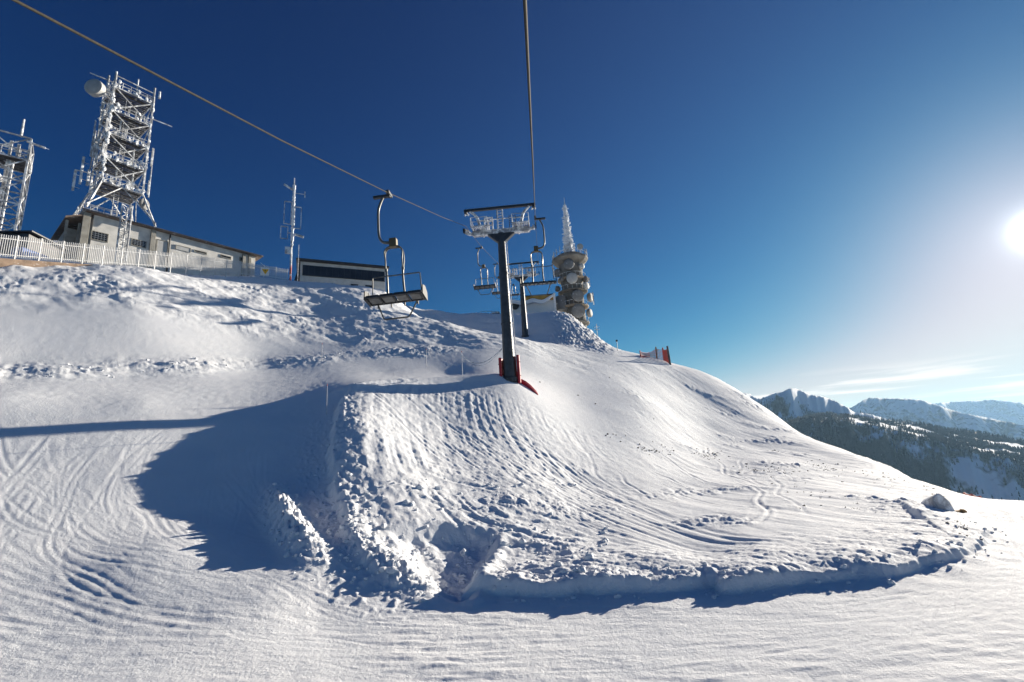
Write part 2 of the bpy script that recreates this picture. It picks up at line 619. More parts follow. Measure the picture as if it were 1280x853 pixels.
def detail(A, LR, Z):
    """adds everything smaller than the hill itself to the smooth ground"""
    r = np.exp(LR)
    X, Y = r * np.sin(A), r * np.cos(A)
    z = Z.copy()
    # --- bank cut along the run
    wob = 0.16 * noise(X * 0.9, Y * 0.9, 5) + 0.07 * noise(X * 3.1, Y * 3.1, 6)
    near = r < 32
    d, h, _ = poly_dist(X, Y, BANK, BANK_H)
    dd = d + wob
    h = h * (0.85 + 0.45 * noise(X * 0.45, Y * 0.45, 7))
    bank = h * sstep(0.0, 0.14 + 0.30 * np.clip(noise(X * 0.6, Y * 0.6, 8), 0, 1), dd) * np.exp(-(np.clip(dd, 0, None) / 3.0) ** 2) * sstep(R(-20), R(-10), A)
    z += np.where(near, bank, 0)
    crest = np.exp(-((dd - 0.45) / 0.4) ** 2) * sstep(0.05, 0.3, h)
    d_bank = np.where(near, d, 99)
    z += np.where(near, crest * (0.10 * billow(X * 2.2, Y * 2.2, 3, 11) - 0.03), 0)
    inside_bank = sstep(-0.1, 0.2, dd) * (near)
    # --- gully with the wall of the knoll
    d, h, _ = poly_dist(X, Y, WALL, WALL_H)
    d_wall = d
    dd = d + 0.22 * noise(X * 0.8, Y * 0.8, 15) + 0.12 * noise(X * 2.4, Y * 2.4, 16)
    kn = np.exp(-(np.clip(dd, 0, None) / 3.2) ** 2)
    gl = np.exp(-(np.clip(-dd, 0, None) / 4.2) ** 2)
    step = sstep(-0.18, 0.22, dd)
    z += h * (0.38 * step * kn - 0.58 * (1 - step) * gl)
    rough_edge = np.exp(-((dd - 0.25) / 0.5) ** 2) * sstep(0.05, 0.4, h)
    z += rough_edge * (0.16 * billow(X * 1.9, Y * 1.9, 4, 21) - 0.05)
    d, _, _ = poly_dist(X, Y, SAG)
    z -= 0.10 * np.exp(-(d / 0.9) ** 2)
    d, _, _ = poly_dist(X, Y, FILL)
    z += 0.42 * np.exp(-(d / 2.3) ** 2)
    # --- heaps of broken snow
    for pts, hh, wid, sd in ((HEAP, HEAP_H, 0.52, 31), (HEAP2, HEAP2_H, 0.6, 35)):
        d, h, _ = poly_dist(X, Y, pts, hh)
        g = np.exp(-(np.abs(d) / wid) ** 2)
        z += g * h * (0.70 + 0.5 * billow(X * 2.6, Y * 2.6, 4, sd))
    # --- scooped pit
    d = in_poly(X, Y, SCOOP) + 0.1 * noise(X * 2, Y * 2, 41)
    z -= 0.40 * sstep(-0.15, 0.8, d)
    d, h, _ = poly_dist(X, Y, LIP, LIP_H)
    z += h * np.exp(-(np.abs(d + 0.1 * noise(X * 3, Y * 3, 44)) / 0.3) ** 2)
    d, h, _ = poly_dist(X, Y, GROOVE, GROOVE_H)
    z += h * sstep(-0.12, 0.12, d) * np.exp(-(np.clip(d, 0, None) / 1.6) ** 2)
    # --- ploughed berm above the road
    d, _, par = poly_dist(X, Y, BERM)
    g = np.exp(-((d + 0.5 * noise(X * 0.3, Y * 0.3, 50)) / 1.5) ** 2)
    al_, ac_ = 0.72 * X + 0.69 * Y, -0.69 * X + 0.72 * Y
    z += g * (0.12 + 0.28 * billow(al_ * 0.7, ac_ * 1.5, 4, 51)) * (0.35 + 0.9 * np.clip(noise(X * 0.16, Y * 0.16, 52) + 0.3, 0, 1))
    # --- brow in front of the road
    d, _, _ = poly_dist(X, Y, BROW)
    z += 0.35 * np.exp(-(d / 0.9) ** 2)
    # --- masks
    slope_up = sstep(50, 57, r) * sstep(0.35, -0.2, A)          # crusted hill under the fence
    run = sstep(0.0, -1.2, d_bank) * sstep(26, 20, r) + sstep(R(38), R(43), A) * sstep(24, 28, r)
    left = sstep(0.0, -1.0, d_wall) * sstep(R(-15), R(-24), A) * (r < 50)
    knoll = sstep(0.0, 0.8, d_wall) * sstep(0.0, 0.8, d_bank) * sstep(40, 34, r) * sstep(R(-24), R(-20), A)
    left = np.clip(left, 0, 1)
    run = np.clip(run, 0, 1)
    front_face = knoll * sstep(R(16), R(3), A)
    right_face = sstep(R(8), R(20), A) * sstep(13, 18, r) * (1 - run)
    # --- ski tracks: long shallow furrows that bend round the knoll
    wx = X + 0.8 * noise(X * 0.09, Y * 0.09, 60)
    wy = Y + 0.8 * noise(X * 0.09, Y * 0.09, 61)
    q = np.hypot((wx - 4) * 0.62, wy - 26.0)
    s = np.arctan2(wy - 26.0, (wx - 4) * 0.62) * 14
    patch = 0.45 + 0.9 * np.clip(noise(X * 0.22, Y * 0.22, 62) + 0.35, 0, 1)
    tr = noise(q * 4.6, s * 0.30, 63) + 0.7 * noise(q * 8.0, s * 0.55, 64) + 0.3 * noise(q * 1.7, s * 0.16, 68)
    tr2 = noise((wx * 0.35 + wy) * 3.6, (wx - 0.35 * wy) * 0.3, 65)
    tr3 = noise((wy - 0.1 * wx) * 5.2, (wx + 0.1 * wy) * 0.35, 66)
    tr4 = noise((wx + wy * 0.5) * 2.6, (wy - wx * 0.5) * 0.3, 67) + 0.6 * noise((wx * 0.8 + wy) * 4.5, (wy * 0.8 - wx) * 0.4, 69)
    run = run * sstep(R(-22), R(-12), A)
    z += (run * (0.012 * tr + 0.012 * tr2 + 0.010 * tr3 + 0.007 * fbm(X * 2.6, Y * 2.6, 3, 105)) + left * (0.0045 * tr + 0.0025 * tr4 + 0.005 * fbm(X * 2.2, Y * 2.2, 3, 106))) * patch
    # furrows on the face of the knoll, fanning down to the right
    q = np.hypot(wx - 21, wy - 36)
    s = np.arctan2(wy - 36, wx - 21) * 20
    fan = noise(q * 2.3, s * 0.16, 70) + 0.7 * noise(q * 5.0, s * 0.3, 71)
    z += front_face * 0.030 * fan * (0.15 + 1.2 * np.clip(noise(X * 0.25, Y * 0.25, 72) + 0.4, 0, 1))
    lump = np.clip(fbm(X * 0.3, Y * 0.3, 2, 73) + 0.08, 0, 1) * front_face * sstep(33, 24, r)
    z += lump * (0.14 * billow(X * 1.1, Y * 1.1, 4, 74) + 0.08 * billow(X * 3.0, Y * 3.0, 3, 78))
    z += front_face * 0.030 * fbm(X * 1.9, Y * 1.9, 4, 79)
    # rough band above the bank
    band = np.exp(-((d_bank - 1.6) / 1.6) ** 2) * near
    z += sstep(R(-18), R(-9), A) * band * (0.045 * billow(X * 2.4, Y * 2.4, 3, 76) + 0.02 * noise(q * 5, s * 0.3, 77))
    # wind ripples on the bright flank
    z += right_face * (0.03 * fbm((X + 0.6 * Y) * 0.9, (Y - 0.6 * X) * 0.22, 4, 80) + 0.10 * fbm(X * 0.16, Y * 0.16, 2, 81))
    strip = np.clip(noise(X * 0.2 + 3, Y * 0.35, 82) - 0.1, 0, 1) * right_face
    z += strip * 0.30 * billow(X * 1.2, Y * 1.2, 4, 83)
    # --- crust, drifts and lumps on the hill under the fence
    z += slope_up * (0.16 * fbm((X * 0.5 + Y * 0.12) * 0.7, Y * 0.5 - X * 0.1, 4, 90) + 0.24 * np.clip(fbm(X * 0.22, Y * 0.22, 3, 91) + 0.05, 0, 1) * billow(X * 1.1, Y * 1.1, 4, 92))
    # rimed mound under the tower
    mound = sstep(66, 76, r) * sstep(R(3.5), R(7), A) * sstep(R(14.5), R(10), A)
    z += mound * (0.45 * billow(X * 0.5, Y * 0.5, 3, 95) + 0.45 * billow(X * 1.6, Y * 1.6, 4, 96) - 0.25)
    # --- general unevenness
    z += 0.007 * fbm(X * 1.6, Y * 1.6, 4, 100) * (1 + 1.4 * front_face) + 0.05 * fbm(X * 0.12, Y * 0.12, 2, 101)
    # small broken crumbs beside the heaps and along the wall
    crumb = np.exp(-(np.clip(np.abs(d_wall) - 0.5, 0, None) / 1.0) ** 2) * (r < 30) * sstep(R(-10), R(-16), A)
    z += crumb * 0.10 * np.clip(noise(X * 4.5, Y * 4.5, 103) - 0.12, 0, 1)
    return z


N_AZ, N_R = (1500, 760)
az = np.linspace(R(-70), R(66), N_AZ)
lr = np.linspace(math.log(4.5), math.log(150), N_R)
ca, cl = np.linspace(az[0], az[-1], 300), np.linspace(lr[0], lr[-1], 300)
CA, CL = np.meshgrid(ca, cl, indexing="ij")
coarse = tps(CA, CL)


def base_t(A, LR):
    """bicubic-ish read of the coarse table"""
    u = np.clip((A - ca[0]) / (ca[1] - ca[0]), 1, 297.999)
    v = np.clip((LR - cl[0]) / (cl[1] - cl[0]), 1, 297.999)
    i, j = u.astype(int), v.astype(int)
    fu, fv = u - i, v - j

    def w(f):
        return (-0.5 * f + f * f - 0.5 * f ** 3, 1 - 2.5 * f * f + 1.5 * f ** 3, 0.5 * f + 2 * f * f - 1.5 * f ** 3, -0.5 * f * f + 0.5 * f ** 3)
    wu, wv = w(fu), w(fv)
    s = 0
    for m in range(4):
        for n in range(4):
            s = s + wu[m] * wv[n] * coarse[i + m - 1, j + n - 1]
    return s


def ground_z(x, y):
    """height of the finished snow at plan points"""
    x, y = np.atleast_1d(np.asarray(x, float)), np.atleast_1d(np.asarray(y, float))
    A = np.arctan2(x, y)
    LR = np.log(np.hypot(x, y))
    return detail(A, LR, base_t(A, LR) * np.exp(LR))


def gz(x, y):
    return float(ground_z(x, y)[0])


def on_ground(px, py, r=None):
    """point on the snow seen at a pixel"""
    if r is None:
        x, y = hit(px, py)
    else:
        p = at(px, py, r)
        x, y = p.x, p.y
    return Vector((x, y, gz(x, y)))


def grid_mesh(name, V, nu, nv, material, smooth=True):
    me = bpy.data.meshes.new(name)
    idx = np.arange(nu * nv).reshape(nu, nv)
    q = np.stack([idx[:-1, :-1], idx[:-1, 1:], idx[1:, 1:], idx[1:, :-1]], -1).reshape(-1, 4)
    me.vertices.add(nu * nv)
    me.vertices.foreach_set("co", V.reshape(-1).astype(np.float32))
    me.loops.add(q.size)
    me.loops.foreach_set("vertex_index", q.reshape(-1).astype(np.int32))
    me.polygons.add(len(q))
    me.polygons.foreach_set("loop_start", np.arange(0, q.size, 4, dtype=np.int32))
    me.polygons.foreach_set("use_smooth", np.full(len(q), smooth))
    me.update(calc_edges=True)
    me.materials.append(material)
    o = bpy.data.objects.new(name, me)
    COL.objects.link(o)
    return o


AZ, LRG = np.meshgrid(az, lr, indexing="ij")
RG = np.exp(LRG)
ZG = detail(AZ, LRG, base_t(AZ, LRG) * RG)

# --- single ski tracks pressed into the finished surface
GROOVE_MAP = np.zeros_like(ZG)
RIDGE_MAP = np.zeros_like(ZG)
trk = np.random.default_rng(21)


def press(pts, w, depth):
    p = np.asarray(pts, float)
    seg = np.hypot(*np.diff(p, axis=0).T)
    cum = np.concatenate([[0], np.cumsum(seg)])
    n = int(cum[-1] / 0.045)
    if n < 4: return
    ss = np.linspace(0, cum[-1], n)
    x, y = np.interp(ss, cum, p[:, 0]), np.interp(ss, cum, p[:, 1])
    fade = np.clip(np.minimum(ss, cum[-1] - ss) / 1.2, 0, 1) * (0.8 + 0.2 * np.sin(ss * trk.uniform(0.3, 0.7) + trk.uniform(0, 6)))
    fade = np.clip(fade, 0, 1) * depth
    a, l = np.arctan2(x, y), np.log(np.hypot(x, y))
    ia = np.round((a - az[0]) / (az[1] - az[0])).astype(int)
    il = np.round((l - lr[0]) / (lr[1] - lr[0])).astype(int)
    rr = float(np.exp(l.mean()))
    ka = int(np.ceil(3 * w / (rr * (az[1] - az[0])))) + 1
    kl = int(np.ceil(3 * w / (rr * (lr[1] - lr[0])))) + 1
    ka, kl = min(ka, 14), min(kl, 8)
    for da in range(-ka, ka + 1):
        for dl in range(-kl, kl + 1):
            u, v = ia + da, il + dl
            m = (u >= 0) & (u < N_AZ) & (v >= 0) & (v < N_R)
            if not m.any(): continue
            u_, v_ = u[m], v[m]
            gx, gy = RG[u_, v_] * np.sin(AZ[u_, v_]), RG[u_, v_] * np.cos(AZ[u_, v_])
            d = np.hypot(gx - x[m], gy - y[m])
            np.maximum.at(GROOVE_MAP, (u_, v_), fade[m] * np.exp(-(d / w) ** 2))
            np.maximum.at(RIDGE_MAP, (u_, v_), 0.45 * fade[m] * np.exp(-((d - 1.9 * w) / w) ** 2))


def pair(pts, gap, w, depth):
    p = np.asarray(pts, float)
    t = np.gradient(p, axis=0)
    nrm = np.stack([-t[:, 1], t[:, 0]], 1) / (np.hypot(t[:, 0], t[:, 1])[:, None] + 1e-9)
    press(p, w, depth)
    if gap: press(p + nrm * gap, w, depth * 0.9)


def wander(p0, p1, bend, wig, n=30):
    """curved track between plan points"""
    p0, p1 = np.array(p0), np.array(p1)
    t = np.linspace(0, 1, n)[:, None]
    d = p1 - p0
    nn = np.array([-d[1], d[0]])
    k, ph = trk.uniform(1.0, 2.6), trk.uniform(0, 6.28)
    return p0 + d * t + nn * (bend * 4 * t * (1 - t) + wig * np.sin(2 * math.pi * k * t + ph) * np.sin(math.pi * t))


def px_track(pix, jx, jy):
    return [(v.x, v.y) for v in smooth_path([Vector((*hit(x + jx, y + jy), 0)) for x, y in pix], 6)]


# down the left slope and round on to the run
for k in range(46):
    x0, y0 = trk.uniform(-20, 330), trk.uniform(525, 600)
    x1 = x0 + trk.uniform(120, 380)
    y1 = trk.uniform(690, 800)
    pair(wander(hit(x0, y0), hit(x1, y1), trk.uniform(-0.24, -0.04), trk.uniform(0.0, 0.03)), trk.choice([0, 0.22, 0.3]), trk.uniform(0.06, 0.10), trk.uniform(0.008, 0.022))
# along the run
for k in range(60):
    x0, y0 = trk.uniform(-40, 800), trk.uniform(770, 850)
    x1 = x0 + trk.uniform(200, 620)
    y1 = np.clip(y0 + trk.uniform(-45, 30), 768, 850)
    if x1 > 1150: y1 = trk.uniform(720, 800)
    pair(wander(hit(x0, y0), hit(min(x1, 1278), y1), trk.uniform(-0.08, 0.04), trk.uniform(0, 0.03)), trk.choice([0, 0.2, 0.3]), trk.uniform(0.045, 0.075), trk.uniform(0.005, 0.015))
for k in range(14):
    x0, y0 = trk.uniform(1000, 1200), trk.uniform(745, 840)
    pair(wander(hit(x0, y0), hit(trk.uniform(1225, 1278), trk.uniform(640, 690)), trk.uniform(-0.12, 0.02), 0.01), 0.25, 0.06, trk.uniform(0.01, 0.02))
# sweeping furrows over the face of the knoll
for k in range(26):
    u = k / 25
    jx, jy = trk.uniform(-8, 8), trk.uniform(-6, 6)
    p = [(455 + 120 * u + jx, 492 - 8 * u + jy), (520 + 120 * u, 548 - 18 * u), (590 + 120 * u, 600 - 22 * u), (680 + 110 * u, 645 - 18 * u), (800 + 90 * u, 690 - 24 * u), (930 + 70 * u, 712 - 30 * u)]
    a0, a1 = trk.integers(0, 2), trk.integers(4, 7)
    press(px_track(p[a0:a1], 0, 0), trk.uniform(0.07, 0.16), trk.uniform(0.015, 0.065))
for k in range(10):
    x0, y0 = trk.uniform(470, 640), trk.uniform(560, 640)
    press(wander(hit(x0, y0), hit(x0 + trk.uniform(120, 260), y0 + trk.uniform(30, 80)), trk.uniform(-0.1, 0.05), 0.02), 0.12, trk.uniform(0.03, 0.07))
# tracks crossing the road and the bright flank
for k in range(12):
    y0 = trk.uniform(478, 516)
    pair(wander(hit(-20, y0), hit(trk.uniform(200, 380), y0 - trk.uniform(2, 22)), trk.uniform(-0.03, 0.03), 0.006), 0.3, 0.10, trk.uniform(0.02, 0.04))
for k in range(12):
    x0, y0 = trk.uniform(720, 1000), trk.uniform(540, 610)
    press(wander(hit(x0, y0), hit(x0 + trk.uniform(20, 90), y0 + trk.uniform(25, 60)), trk.uniform(-0.1, 0.1), 0.02), 0.10, trk.uniform(0.02, 0.05))
ZG = ZG - GROOVE_MAP + RIDGE_MAP
V = np.stack([RG * np.sin(AZ), RG * np.cos(AZ), ZG], -1)
V = V[:, ::-1]                                # normals upwards
snow = grid_mesh("snow_slope", V, N_AZ, N_R, M["snow"])
tag(snow, "snow covered ski slope with a groomed run, gully and knoll", "snow slope", kind="structure")
# the hill carries on below and behind, out of sight of the crest
n_a, n_b = 160, 40
a2 = np.linspace(R(-70), R(66), n_a)
l2 = np.linspace(math.log(149.5), math.log(900), n_b)
A2, L2 = np.meshgrid(a2, l2, indexing="ij")
r2 = np.exp(L2)
z0 = detail(a2, np.full(n_a, math.log(150.0)), base_t(a2, np.full(n_a, math.log(150.0))) * 150.0)
Z2 = z0[:, None] - (r2 - 149.5) * 0.62 - 0.05
V2 = np.stack([r2 * np.sin(A2), r2 * np.cos(A2), Z2], -1)[:, ::-1]
tag(grid_mesh("hillside", V2, n_a, n_b, M["snow"]), "snowy mountainside falling away behind the crest", "hillside", kind="structure")


# ------------------------------------------------------------------ chairlift
LIFT_AZ = math.atan(0.07)
XR0, GAUGE = 0.06, 6.47


def right_x(y): return XR0 + 0.07 * y
def left_x(y): return XR0 - GAUGE + 0.07 * y


ROPE_R = [(-14, -4.0), (3, 3.38), (12, 7.15), (26, 13.5), (33, 16.7), (40, 19.5), (60, 24.3), (79, 29.6), (100, 36.6), (150, 53.0)]
ROPE_L = [(-14, -1.0), (-4, 2.5), (4.82, 5.93), (10.64, 8.06), (18.35, 11.05), (30, 15.75), (40, 19.95), (50, 22.4), (60, 25.3), (70, 28.2), (79, 29.7), (100, 37.4), (150, 54.0)]


def rope_z(tab, y): return float(np.interp(y, [p[0] for p in tab], [p[1] for p in tab]))


def make_rope(tab, xf, label, rad=0.0155):
    pts = [Vector((xf(y), y, z)) for y, z in tab]
    mb = MB()
    # two laid strands so that the twist of the rope shows
    dense = []
    for i in range(len(pts) - 1):
        k = max(1, int((pts[i + 1] - pts[i]).length / 0.6))
        for j in range(k): dense.append(pts[i].lerp(pts[i + 1], j / k))
    dense.append(pts[-1])
    mb.tube(dense, rad, 10)
    o = mb.build("haul_rope", M["rope"], None, smooth=True)
    return tag(o, label, "cable", "haul ropes of the chairlift")


make_rope(ROPE_L, left_x, "steel haul rope running down to the upper left edge, carrying the empty descending chairs", 0.021)
make_rope(ROPE_R, right_x, "steel haul rope rising almost straight up from the right end of the near pylon")


def wheel_shape(mb, c, r, w):
    rot = Matrix.Rotation(math.pi / 2, 3, "Y")
    mb.lathe([(r * 0.55, -w / 2), (r, -w / 2), (r, -w * 0.25), (r * 0.86, 0), (r, w * 0.25), (r, w / 2), (r * 0.55, w / 2)], c, 14, rot)


def sheaves(root, x, h, pitch, s):
    """rocker beam with a row of wheels on the end of the crossarm"""
    rot = Matrix.Rotation(pitch, 3, "X")
    c = Vector((x, 0, h + 0.10))
    mb = MB()
    off = 0.16 * -s
    mb.box(c + Vector((off, 0, 0)), (0.08, 3.0, 0.26), rot)
    for k in (-1, 1): mb.box(c + rot @ Vector((off * 1.5, k * 0.8, 0.10)), (0.06, 1.3, 0.2), rot)
    mb.bar(c + Vector((-s * 0.8, 0, -0.15)), c + Vector((off, 0, 0)), 0.18, 0.24)
    b = mb.build("sheave_train", M["frosted"], root, bevel=0.012)
    for k in range(6):
        w = MB()
        wheel_shape(w, c + rot @ Vector((0, (k - 2.5) * 0.5, 0.20)), 0.23, 0.12)
        w.build("wheel", M["rubber"], b, smooth=True)


def make_pylon(base, h, top_z, label):
    root = empty("lift_pylon", base, -LIFT_AZ, label, "ski lift pylon", "pylons of the chairlift")
    mb = MB()
    mb.lathe([(0.55, -1.2), (0.54, 0.0), (0.34, h - 0.75), (0.34, h - 0.2)], (0, 0, 0), 24)
    mb.lathe([(0.66, -0.2), (0.66, 0.1), (0.58, 0.14)], (0, 0, 0), 24)
    for k in range(12):
        a_ = 2 * math.pi * k / 12
        mb.lathe([(0.035, 0.08), (0.035, 0.2), (0.02, 0.21)], (0.61 * math.cos(a_), 0.61 * math.sin(a_), 0), 6)
    for z in (h * 0.36, h * 0.70): mb.lathe([(0.385 + 0.2 * (1 - z / h) , z - 0.05), (0.385 + 0.2 * (1 - z / h), z + 0.05)], (0, 0, 0), 24)
    m = mb.build("mast", M["mast_steel"], root, smooth=True)
    l = MB()
    for x in (-0.2, 0.2): l.bar((0.66, x, 0.6), (0.46, x, h - 0.4), 0.04)
    for k in range(int((h - 1.2) / 0.3)): l.bar((0.655 - 0.2 * (0.2 + k * 0.3) / (h - 1), -0.2, 0.8 + k * 0.3), (0.655 - 0.2 * (0.2 + k * 0.3) / (h - 1), 0.2, 0.8 + k * 0.3), 0.025)
    l.build("ladder", M["frosted"], root)
    g = MB()
    g.prism([(-0.36, -0.28, h - 1.05), (0.36, -0.28, h - 1.05), (1.25, -0.28, h - 0.26), (-1.25, -0.28, h - 0.26)], (0, 0.56, 0))
    g.build("gusset", M["mast_steel"], root, bevel=0.02)
    c = MB()
    half = GAUGE / 2
    c.box((0, 0, h), (2 * half - 1.4, 0.42, 0.46))
    for s in (-1, 1):
        c.box((s * (half - 0.95), 0, h - 0.02), (0.7, 0.34, 0.34))
        c.box((s * (half - 1.6), 0, h + 0.02), (0.12, 0.62, 0.62))
    c.build("crossarm", M["frosted"], root, bevel=0.02)
    for s in (-1, 1):
        w = MB()
        x0 = s * (half - 1.35)
        for k in range(9): w.box((x0 + s * (k - 4) * 0.17, 0.05, h + 0.30), (0.11, 2.3, 0.035))
        for y in (-1.05, 0.05, 1.15): w.box((x0, y, h + 0.26 - 0.02), (1.6, 0.07, 0.05))
        p = w.build("catwalk", M["frosted"], root)
        q = MB()
        ends = [(x0 - 0.75, -1.05), (x0 + 0.75, -1.05), (x0 + 0.75, 1.15), (x0 - 0.75, 1.15)]
        for i, e in enumerate(ends):
            q.tube([(e[0], e[1], h + 0.3), (e[0], e[1], h + 1.15)], 0.03, 6)
            n = ends[(i + 1) % 4]
            for z in (0.7, 1.13): q.tube([(e[0], e[1], h + z), (n[0], n[1], h + z)], 0.025, 6)
        q.build("railing", M["rimed"], p)
        sheaves(root, s * half, h, math.atan(0.40), s)
        t = MB()
        t.tube(smooth_path([(s * 1.75, 0, h + 0.1), (s * 1.95, 0, h + 0.9), (s * 2.2, 0, h + 1.7), (s * 2.75, 0, h + 2.32)], 4), 0.13, 10)
        t.build("upright", M["frosted"], root, smooth=True)
    b = MB()
    b.box((0, 0, h + 2.42), (2 * half + 0.25, 0.26, 0.22))
    for s in (-1, 1):
        b.box((s * (half - 0.05), 0, h + 2.22), (0.26, 0.34, 0.26))
    bm = b.build("lifting_beam", M["dark"], root, bevel=0.015)
    sn = MB()
    sn.box((0, 0.02, h + 2.545), (2 * half - 0.2, 0.2, 0.03))
    for s in (-1, 1):
        for k in (-0.12, 0.16): sn.lathe([(0.07, 0), (0.1, 0.08), (0.05, 0.2)], (s * (half - 0.1) + k, 0, h + 1.92), 8)
    sn.build("rime_crust", M["rime"], bm)
    r = MB()
    r.tube([(-1.95, 0.1, h + 1.35), (1.95, 0.1, h + 1.35)], 0.045, 8)
    for x in (-1.1, 1.1): r.tube([(x, 0.1, h + 0.2), (x, 0.1, h + 1.35)], 0.035, 6)
    r.build("handrail", M["frosted"], root)
    l2 = MB()
    for x in (-0.24, 0.24): l2.bar((x, -0.25, h + 0.2), (x, -0.25, h + 2.1), 0.11)
    for k in range(7): l2.bar((-0.24, -0.25, h + 0.35 + k * 0.28), (0.24, -0.25, h + 0.35 + k * 0.28), 0.05)
    l2.build("top_ladder", M["rimed"], root)
    l3 = MB()
    l3.tube(smooth_path([(-1.45, -0.3, h + 0.2), (-1.45, -0.3, h + 1.25), (-1.3, -0.3, h + 1.36), (-0.85, -0.3, h + 1.36), (-0.72, -0.3, h + 1.25), (-0.72, -0.3, h + 0.2)], 3), 0.07, 8)
    for z in (0.6, 1.0): l3.tube([(-1.45, -0.3, h + z), (-0.72, -0.3, h + z)], 0.06, 6)
    l3.build("guard_frame", M["rimed"], root)
    l4 = MB()
    for x in (0.85, 1.45): l4.bar((x, -0.3, h + 0.2), (x, -0.3, h + 1.4), 0.05)
    for k in range(5): l4.bar((0.85, -0.3, h + 0.45 + k * 0.22), (1.45, -0.3, h + 0.45 + k * 0.22), 0.03)
    l4.build("guard_frame", M["dark"], root)
    return root


def pylon_at(px, py, r, py_top, label):
    p = at(px, py, r)
    b = Vector((left_x(p.y) * 0.5 + right_x(p.y) * 0.5, p.y, 0))
    b.z = gz(b.x, b.y)
    zr = (rope_z(ROPE_L, b.y) + rope_z(ROPE_R, b.y)) / 2
    h = zr - b.z - 0.56
    return make_pylon(b, h, zr, label), b, h


P1, B1, H1 = pylon_at(638, 473, 40, 293, "tall dark steel chairlift pylon on the knoll with red pads round its foot")
P2, B2, H2 = pylon_at(657, 425, 79, 347, "smaller farther chairlift pylon in the shaded hollow, crowded platform at its head")


def make_chair():
    """local frame: the grip holds the rope at the origin, x points outwards, y is the way the seat faces"""
    root = empty("lift_chair", (0, 0, 0), 0, "", "chairlift chair", "chairs of the chairlift")
    g = MB()
    g.box((0.36, 0, -0.10), (0.82, 0.16, 0.10))
    g.box((0.0, 0, -0.02), (0.16, 0.5, 0.13))
    g.build("grip", M["dark"], root, bevel=0.01)
    h = MB()
    h.tube(smooth_path([(0.28, 0, -0.1), (0.42, 0, -0.34), (0.54, 0, -0.62), (0.575, 0, -1.0), (0.575, 0, -1.62), (0.52, 0, -1.86), (0.36, 0, -2.02), (0.0, 0, -2.07)], 5), 0.058, 12)
    h.build("hanger", M["chair"], root, smooth=True)
    b = MB()
    b.box((-0.1, 0, -2.10), (0.34, 0.26, 0.36))
    b.build("pivot_box", M["brown_box"], root, bevel=0.02)
    for s in (-1, 1):
        a = MB()
        x0 = -0.1
        for k, dy in ((0, -0.06), (1, 0.07)):
            a.tube(smooth_path([(x0 + s * 0.1, dy, -2.24), (x0 + s * 0.30, dy, -2.30), (x0 + s * 0.42, dy, -2.46), (x0 + s * (0.44 - 0.05 * k), dy - 0.02, -2.8), (x0 + s * 0.40, dy * 0.5, -3.16)], 4), 0.034, 8)
        a.tube(smooth_path([(x0 + s * 0.40, 0, -3.12), (x0 + s * 0.37, -0.02, -3.4), (x0 + s * 0.38, -0.06, -3.9), (x0 + s * 0.40, -0.1, -4.3)], 4), 0.05, 10)
        a.lathe([(0.07, -0.05), (0.07, 0.05)], (x0 + s * 0.395, 0, -3.16), 10)
        a.build("arm", M["chair"], root, smooth=True)
    r = MB()
    x0 = -0.1
    r.tube([(x0 - 1.15, -0.22, -4.2), (x0 - 1.12, -0.2, -3.36), (x0 - 1.10, -0.2, -3.33), (x0 + 1.10, -0.2, -3.33), (x0 + 1.12, -0.2, -3.36), (x0 + 1.15, -0.22, -4.2)], 0.026, 8)
    r.build("backrest_bar", M["chair"], root, smooth=True)
    tilt = Matrix.Rotation(R(9), 3, "X")
    c0 = Vector((x0, 0.05, -4.32))
    f = MB()
    for y in (-0.33, 0.33): f.box(c0 + tilt @ Vector((0, y, 0)), (2.6, 0.08, 0.075), tilt)
    for k in range(5): f.box(c0 + tilt @ Vector(((k - 2) * 0.62, 0, -0.02)), (0.07, 0.62, 0.09), tilt)
    for k in range(4): f.box(c0 + tilt @ Vector(((k - 1.5) * 0.62 , -0.36, -0.09)), (0.05, 0.1, 0.16), tilt)
    seatf = f.build("seat_frame", M["dark"], root, bevel=0.008)
    p = MB()
    for k in range(4): p.box(c0 + tilt @ Vector(((k - 1.5) * 0.62, 0, -0.01)), (0.46, 0.46, 0.03), tilt)
    p.build("seat_panel", M["seat_under"], seatf)
    s_ = MB()
    for k in range(4): s_.box(c0 + tilt @ Vector(((k - 1.5) * 0.64, 0, 0.065)), (0.60, 0.68, 0.045), tilt)
    s_.build("seat_pad", M["seat"], root, bevel=0.02)
    for s in (-1, 1):
        e = MB()
        e.prism([(x0 + s * 1.30, -0.42, -4.42), (x0 + s * 1.30, 0.36, -4.32), (x0 + s * 1.30, 0.30, -3.98), (x0 + s * 1.30, -0.1, -3.92), (x0 + s * 1.30, -0.42, -4.1)], (s * 0.05, 0, 0))
        e.build("armrest", M["seat"], root)
    ft = MB()
    ft.tube([(x0 - 0.92, -0.25, -4.40), (x0 - 0.60, -0.02, -5.02), (x0 - 0.52, 0.0, -5.07), (x0 + 0.52, 0.0, -5.07), (x0 + 0.60, -0.02, -5.02), (x0 + 0.92, -0.25, -4.40)], 0.034, 8)
    ft.build("footrest", M["chair"], root, smooth=True)
    return root


def copy_tree(o, parent=None):
    c = o.copy()
    COL.objects.link(c)
    c.parent = parent
    for ch in [q for q in bpy.data.objects if q.parent == o]:
        copy_tree(ch, c)
    return c


